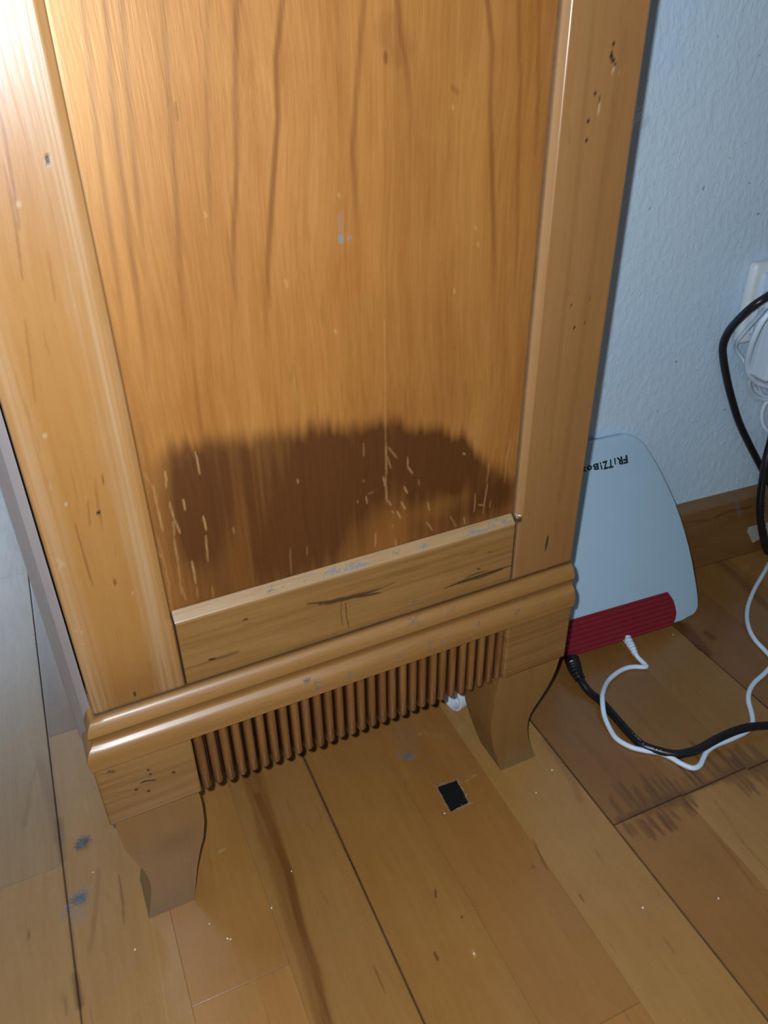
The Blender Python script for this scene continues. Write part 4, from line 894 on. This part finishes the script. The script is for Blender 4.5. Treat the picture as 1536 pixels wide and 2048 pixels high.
# ------------------------------------------------------------------ small things on the floor
def on_f(x, y): p = on_floor(x, y); return (float(p[0]), float(p[1]))
fc = [on_f(876, 1577), on_f(913, 1563), on_f(936, 1606), on_f(902, 1623)]
rj = random.Random(5)
ring = []
for i in range(4):
    a = Vector(fc[i]); b = Vector(fc[(i+1) % 4])
    for k in range(7): p = a.lerp(b, k/7); ring.append((p.x+rj.uniform(-.0003, .0003), p.y+rj.uniform(-.0003, .0003)))
pad = empty('felt_pad', (sum(p[0] for p in fc)/4, sum(p[1] for p in fc)/4, 0)); tag(pad, 'small square black felt pad stuck on the floor between the feet', 'felt pad')
pc = pad.location
bm = bmesh.new(); prism(bm, [(x-pc.x, y-pc.y) for x, y in ring], 'z', 0.0, 0.0016)
obj('felt', bm, M['felt'], pad)
def fibres(bm, cx, cy, cz, rx, ry, rz, n, ln, r, rn, ang=0.0):
    for i in range(n):
        a = rn.uniform(0, 6.283); k = math.sqrt(rn.random()); x = rx*k*math.cos(a); y = ry*k*math.sin(a)
        p = Vector((cx+x*math.cos(ang)-y*math.sin(ang), cy+x*math.sin(ang)+y*math.cos(ang), cz+rn.uniform(0, rz)*(1-k*0.7)))
        d = Vector((rn.uniform(-1, 1), rn.uniform(-1, 1), rn.uniform(-.3, .5))).normalized(); pts = [p]
        for q in range(4):
            d = (d+Vector((rn.uniform(-1, 1), rn.uniform(-1, 1), rn.uniform(-.6, .5)))*0.8).normalized(); p = p+d*ln/4
            p.z = max(p.z, cz+r); pts.append(p)
        tube(bm, pts, r, 3)
bm = bmesh.new(); rn = random.Random(8)
for i in range(len(ring)):
    a = Vector(ring[i]); b = Vector(ring[(i+1) % len(ring)]); dens = 10 if (i < 12) else 4
    for k in range(dens):
        q = a.lerp(b, rn.random()); c = Vector((pc.x, pc.y)); q = c+(q-c)*rn.uniform(1.0, 1.09)
        fibres(bm, q.x-pc.x, q.y-pc.y, 0.0, .0008, .0008, .0006, 1, .003, .00007, rn)
M['fuzz'] = plain('pale_grey_fuzz', (0.30, 0.31, 0.33, 1), 0.95, spec=0.1)
o = obj('fuzz', bm, M['fuzz'], pad); o['kind'] = 'stuff'
def clump(px, py, rx, ry, n, label, ang=0.0, ln=.006, rz=.002, r=.00009, group=None):
    x, y = on_f(px, py); bm = bmesh.new(); rn = random.Random(int(px*7+py))
    fibres(bm, 0, 0, 0.0, rx, ry, rz, n, ln, r, rn, ang)
    g = bmesh.ops.create_icosphere(bm, subdivisions=3, radius=1.0)
    for v in g['verts']:
        c = v.co.copy(); s = 0.55+0.35*math.sin(c.x*7+c.y*5)*math.cos(c.z*6+c.y*3)+rn.uniform(-.12, .12)
        lx = c.x*rx*s; ly = c.y*ry*s; v.co = Vector((lx*math.cos(ang)-ly*math.sin(ang), lx*math.sin(ang)+ly*math.cos(ang), max(0.0, rz*0.35*(1+c.z*s*1.3))))
    o = obj('dust_clump', bm, M['fluff'], None, (x, y, 0.0)); tag(o, label, 'dust', group); return o
clump(166, 1686, .0060, .0028, 150, 'blue-grey dust bunny on the floor left of the front foot', 0.6, .005, .0030)
clump(160, 1798, .0050, .0040, 60, 'flat grey dust clump on the floor below the dust bunny', 0.4, .006, .0010)
clump(818, 1513, .0040, .0014, 50, 'thin grey dust wisp on the floor under the fluted apron', -0.1, .005, .0006)
clump(885, 1390, .0001, .0001, 2, 'stray dark hair on the floor under the apron', 0, .01, .0003) if False else None
# pale crumbs
cr = [(186, 1745), (583, 1743), (543, 1816), (461, 1879), (419, 1848), (455, 1877), (889, 1627), (1072, 1586), (1104, 1540), (1285, 1816), (1437, 1797), (1346, 1270), (948, 1907), (270, 1900)]
CRL = ['pale crumb on the floor left of the left foot', 'pale crumb on the floor right of the left foot', 'pale crumb on the strip with the dark grain streak', 'largest pale crumb below the left foot', 'pale crumb just right of the left foot tip', 'pale crumb between the left foot and the dark grain streak',
       'bluish crumb just below the black felt pad', 'pale crumb on the floor below the right foot', 'pale crumb on the floor right of the right foot', 'pale crumb on the light floor strip at the right', 'pale crumb on the darker strip at the lower right', 'pale crumb beside the white corner of the router',
       'pale elongated crumb on the floor at the bottom centre', 'pale crumb on the floor strip at the lower left']
for i, (x, y) in enumerate(cr):
    bm = bmesh.new(); g = bmesh.ops.create_icosphere(bm, subdivisions=1, radius=0.00055+0.0003*rn.random())
    for v in g['verts']: v.co *= rn.uniform(0.7, 1.2); v.co.z = max(v.co.z*0.7, -0.0003)
    fx, fy = on_f(x, y); o = obj('crumb', bm, M['crumb'], None, (fx, fy, 0.0003))
    tag(o, CRL[i], 'crumb', 'pale crumbs scattered on the floor')
# lint caught on the moulding's ledge and rail
def lint(px, py, o_, n, ln, label, rx=.002):
    u, z = on_face(px, py, o_); bm = bmesh.new(); rn = random.Random(int(px))
    n = max(3, int(n*0.7))
    for i in range(n):
        p = Vector((rn.uniform(-rx, rx), -0.0001-rn.uniform(0, .0006), rn.uniform(-.0012, .0012))); pts = [p]; d = Vector((rn.uniform(-1, 1), 0, rn.uniform(-1, 1))).normalized()
        for q in range(4):
            d = (d+Vector((rn.uniform(-1, 1), rn.uniform(-.2, .2), rn.uniform(-1, 1)))*0.8).normalized(); p = p+d*ln/4; p.y = min(p.y, -0.00005); pts.append(p)
        tube(bm, pts, .00008, 3)
    c, s = math.cos(TH), math.sin(TH)
    o = obj('lint', bm, M['fluff'], None, (u*c-o_*s, u*s+o_*c, z)); o.rotation_euler = (0, 0, TH)
    tag(o, label, 'lint', 'grey lint caught along the moulding and rail'); return o
LBS = {(614, 1361): 'largest blue-grey lint tuft on the lower moulding ledge', (632, 1366): 'thin lint trail just right of the largest tuft on the moulding', (638, 1374): 'small lint speck below the largest tuft on the moulding',
  (698, 1350): 'upright grey lint tuft on the moulding above the middle flutes', (826, 1240): 'long-haired lint on the upper moulding below the dark knife marks', (832, 1246): 'dense lint tangle under the long-haired lint on the upper moulding',
  (800, 1312): 'grey lint at the moulding lip left of the blotch row', (858, 1290): 'faint lint hair on the moulding lip above the right flutes', (890, 1282): 'wide lint smear on the moulding lip above the right flutes',
  (956, 1250): 'lint tuft on the moulding lip near the last flutes', (1030, 1228): 'lint tuft on the moulding lip above the right corner block', (900, 1222): 'single lint hair on the upper moulding right of the tangle',
  (1092, 1207): 'rightmost lint speck on the moulding lip', (828, 1205): 'tiny lint speck where the bottom rail meets the moulding', (552, 1178): 'thick grey lint strip on the bottom rail edge under the burn mark',
  (610, 1162): 'second lint strip from the left on the bottom rail edge', (652, 1148): 'short third lint strip from the left on the bottom rail edge', (790, 1108): 'lint strip on the bottom rail edge below the pale scratches', (700, 1130): 'sparse lint in the middle of the bottom rail edge'}
for x, y, o_, n, ln, rx in [(614, 1361, -.0106, 34, .003, .0014), (632, 1366, -.0106, 16, .004, .002), (638, 1374, -.0104, 12, .004, .001), (698, 1350, -.0106, 18, .004, .001), (826, 1240, -.0064, 14, .007, .003), (832, 1246, -.0055, 12, .006, .002), (800, 1312, -.0104, 14, .004, .001),
                          (858, 1290, -.0104, 10, .005, .001), (890, 1282, -.0104, 14, .005, .002), (956, 1250, -.0104, 10, .005, .001), (1030, 1228, -.0104, 12, .005, .001), (900, 1222, -.0064, 8, .004, .001), (1092, 1207, -.0106, 8, .005, .001), (828, 1205, -.0064, 6, .003, .001),
                          (552, 1178, .0020, 30, .0035, .005), (610, 1162, .0025, 14, .003, .003), (652, 1148, .0025, 8, .003, .002), (790, 1108, .0025, 18, .003, .003), (700, 1130, .0025, 10, .003, .004), (1270, 250, -.0005, 0, .01, .001)]:
    if n: lint(x, y, o_, n, ln, LBS[(x, y)], rx)
# cobweb hairs at the cabinet's right edge
bm = bmesh.new(); rn = random.Random(2); u, z = on_face(1268, 250, 0.0)
for i in range(9):
    p = Vector((0, 0, rn.uniform(-.003, .003))); d = Vector((1, .1, rn.uniform(-.2, .9))).normalized(); pts = [p]
    for q in range(4): d = (d+Vector((rn.uniform(-.2, .6), rn.uniform(-.3, .3), rn.uniform(-.6, .6)))*.6).normalized(); p = p+d*.0022; pts.append(p)
    tube(bm, pts, .00006, 3)
o = obj('cobweb', bm, M['fluff'], None, (PW*math.cos(TH)-0.004*math.sin(TH), PW*math.sin(TH)+0.004*math.cos(TH), z)); tag(o, 'wisp of grey cobweb on the upper right edge of the cabinet', 'cobweb')
# the white cap under the cabinet, seen below the flutes
cx, cy, _ = on_floor(918, 1417)
bm = bmesh.new(); ro_, ri_, ln_c = 0.0150, 0.0125, 0.020
secs = [(0.0, ri_), (0.0, ro_-0.0006), (0.0006, ro_), (ln_c, ro_), (ln_c, ri_)]
rings = [[bm.verts.new((x, r_*math.cos(a), r_*math.sin(a)+ro_)) for a in np.linspace(0, 2*math.pi, 41)[:-1]] for x, r_ in secs]
for i in range(len(rings)):
    for k in range(40): bm.faces.new((rings[i][k], rings[i][(k+1) % 40], rings[(i+1) % 5][(k+1) % 40], rings[(i+1) % 5][k]))
rg = [bm.verts.new((ln_c*0.5, (ri_+.0004)*math.cos(a), (ri_+.0004)*math.sin(a)+ro_)) for a in np.linspace(0, 2*math.pi, 41)[:-1]]
bm.faces.new(rg)
o = obj('plastic_cap', bm, M['cap'], None, (float(cx)-0.0075, float(cy)+0.004, 0.0), smooth=True); o.rotation_euler = (0, 0, R(12))
tag(o, 'round white plastic cap lying under the cabinet behind the apron', 'cap')
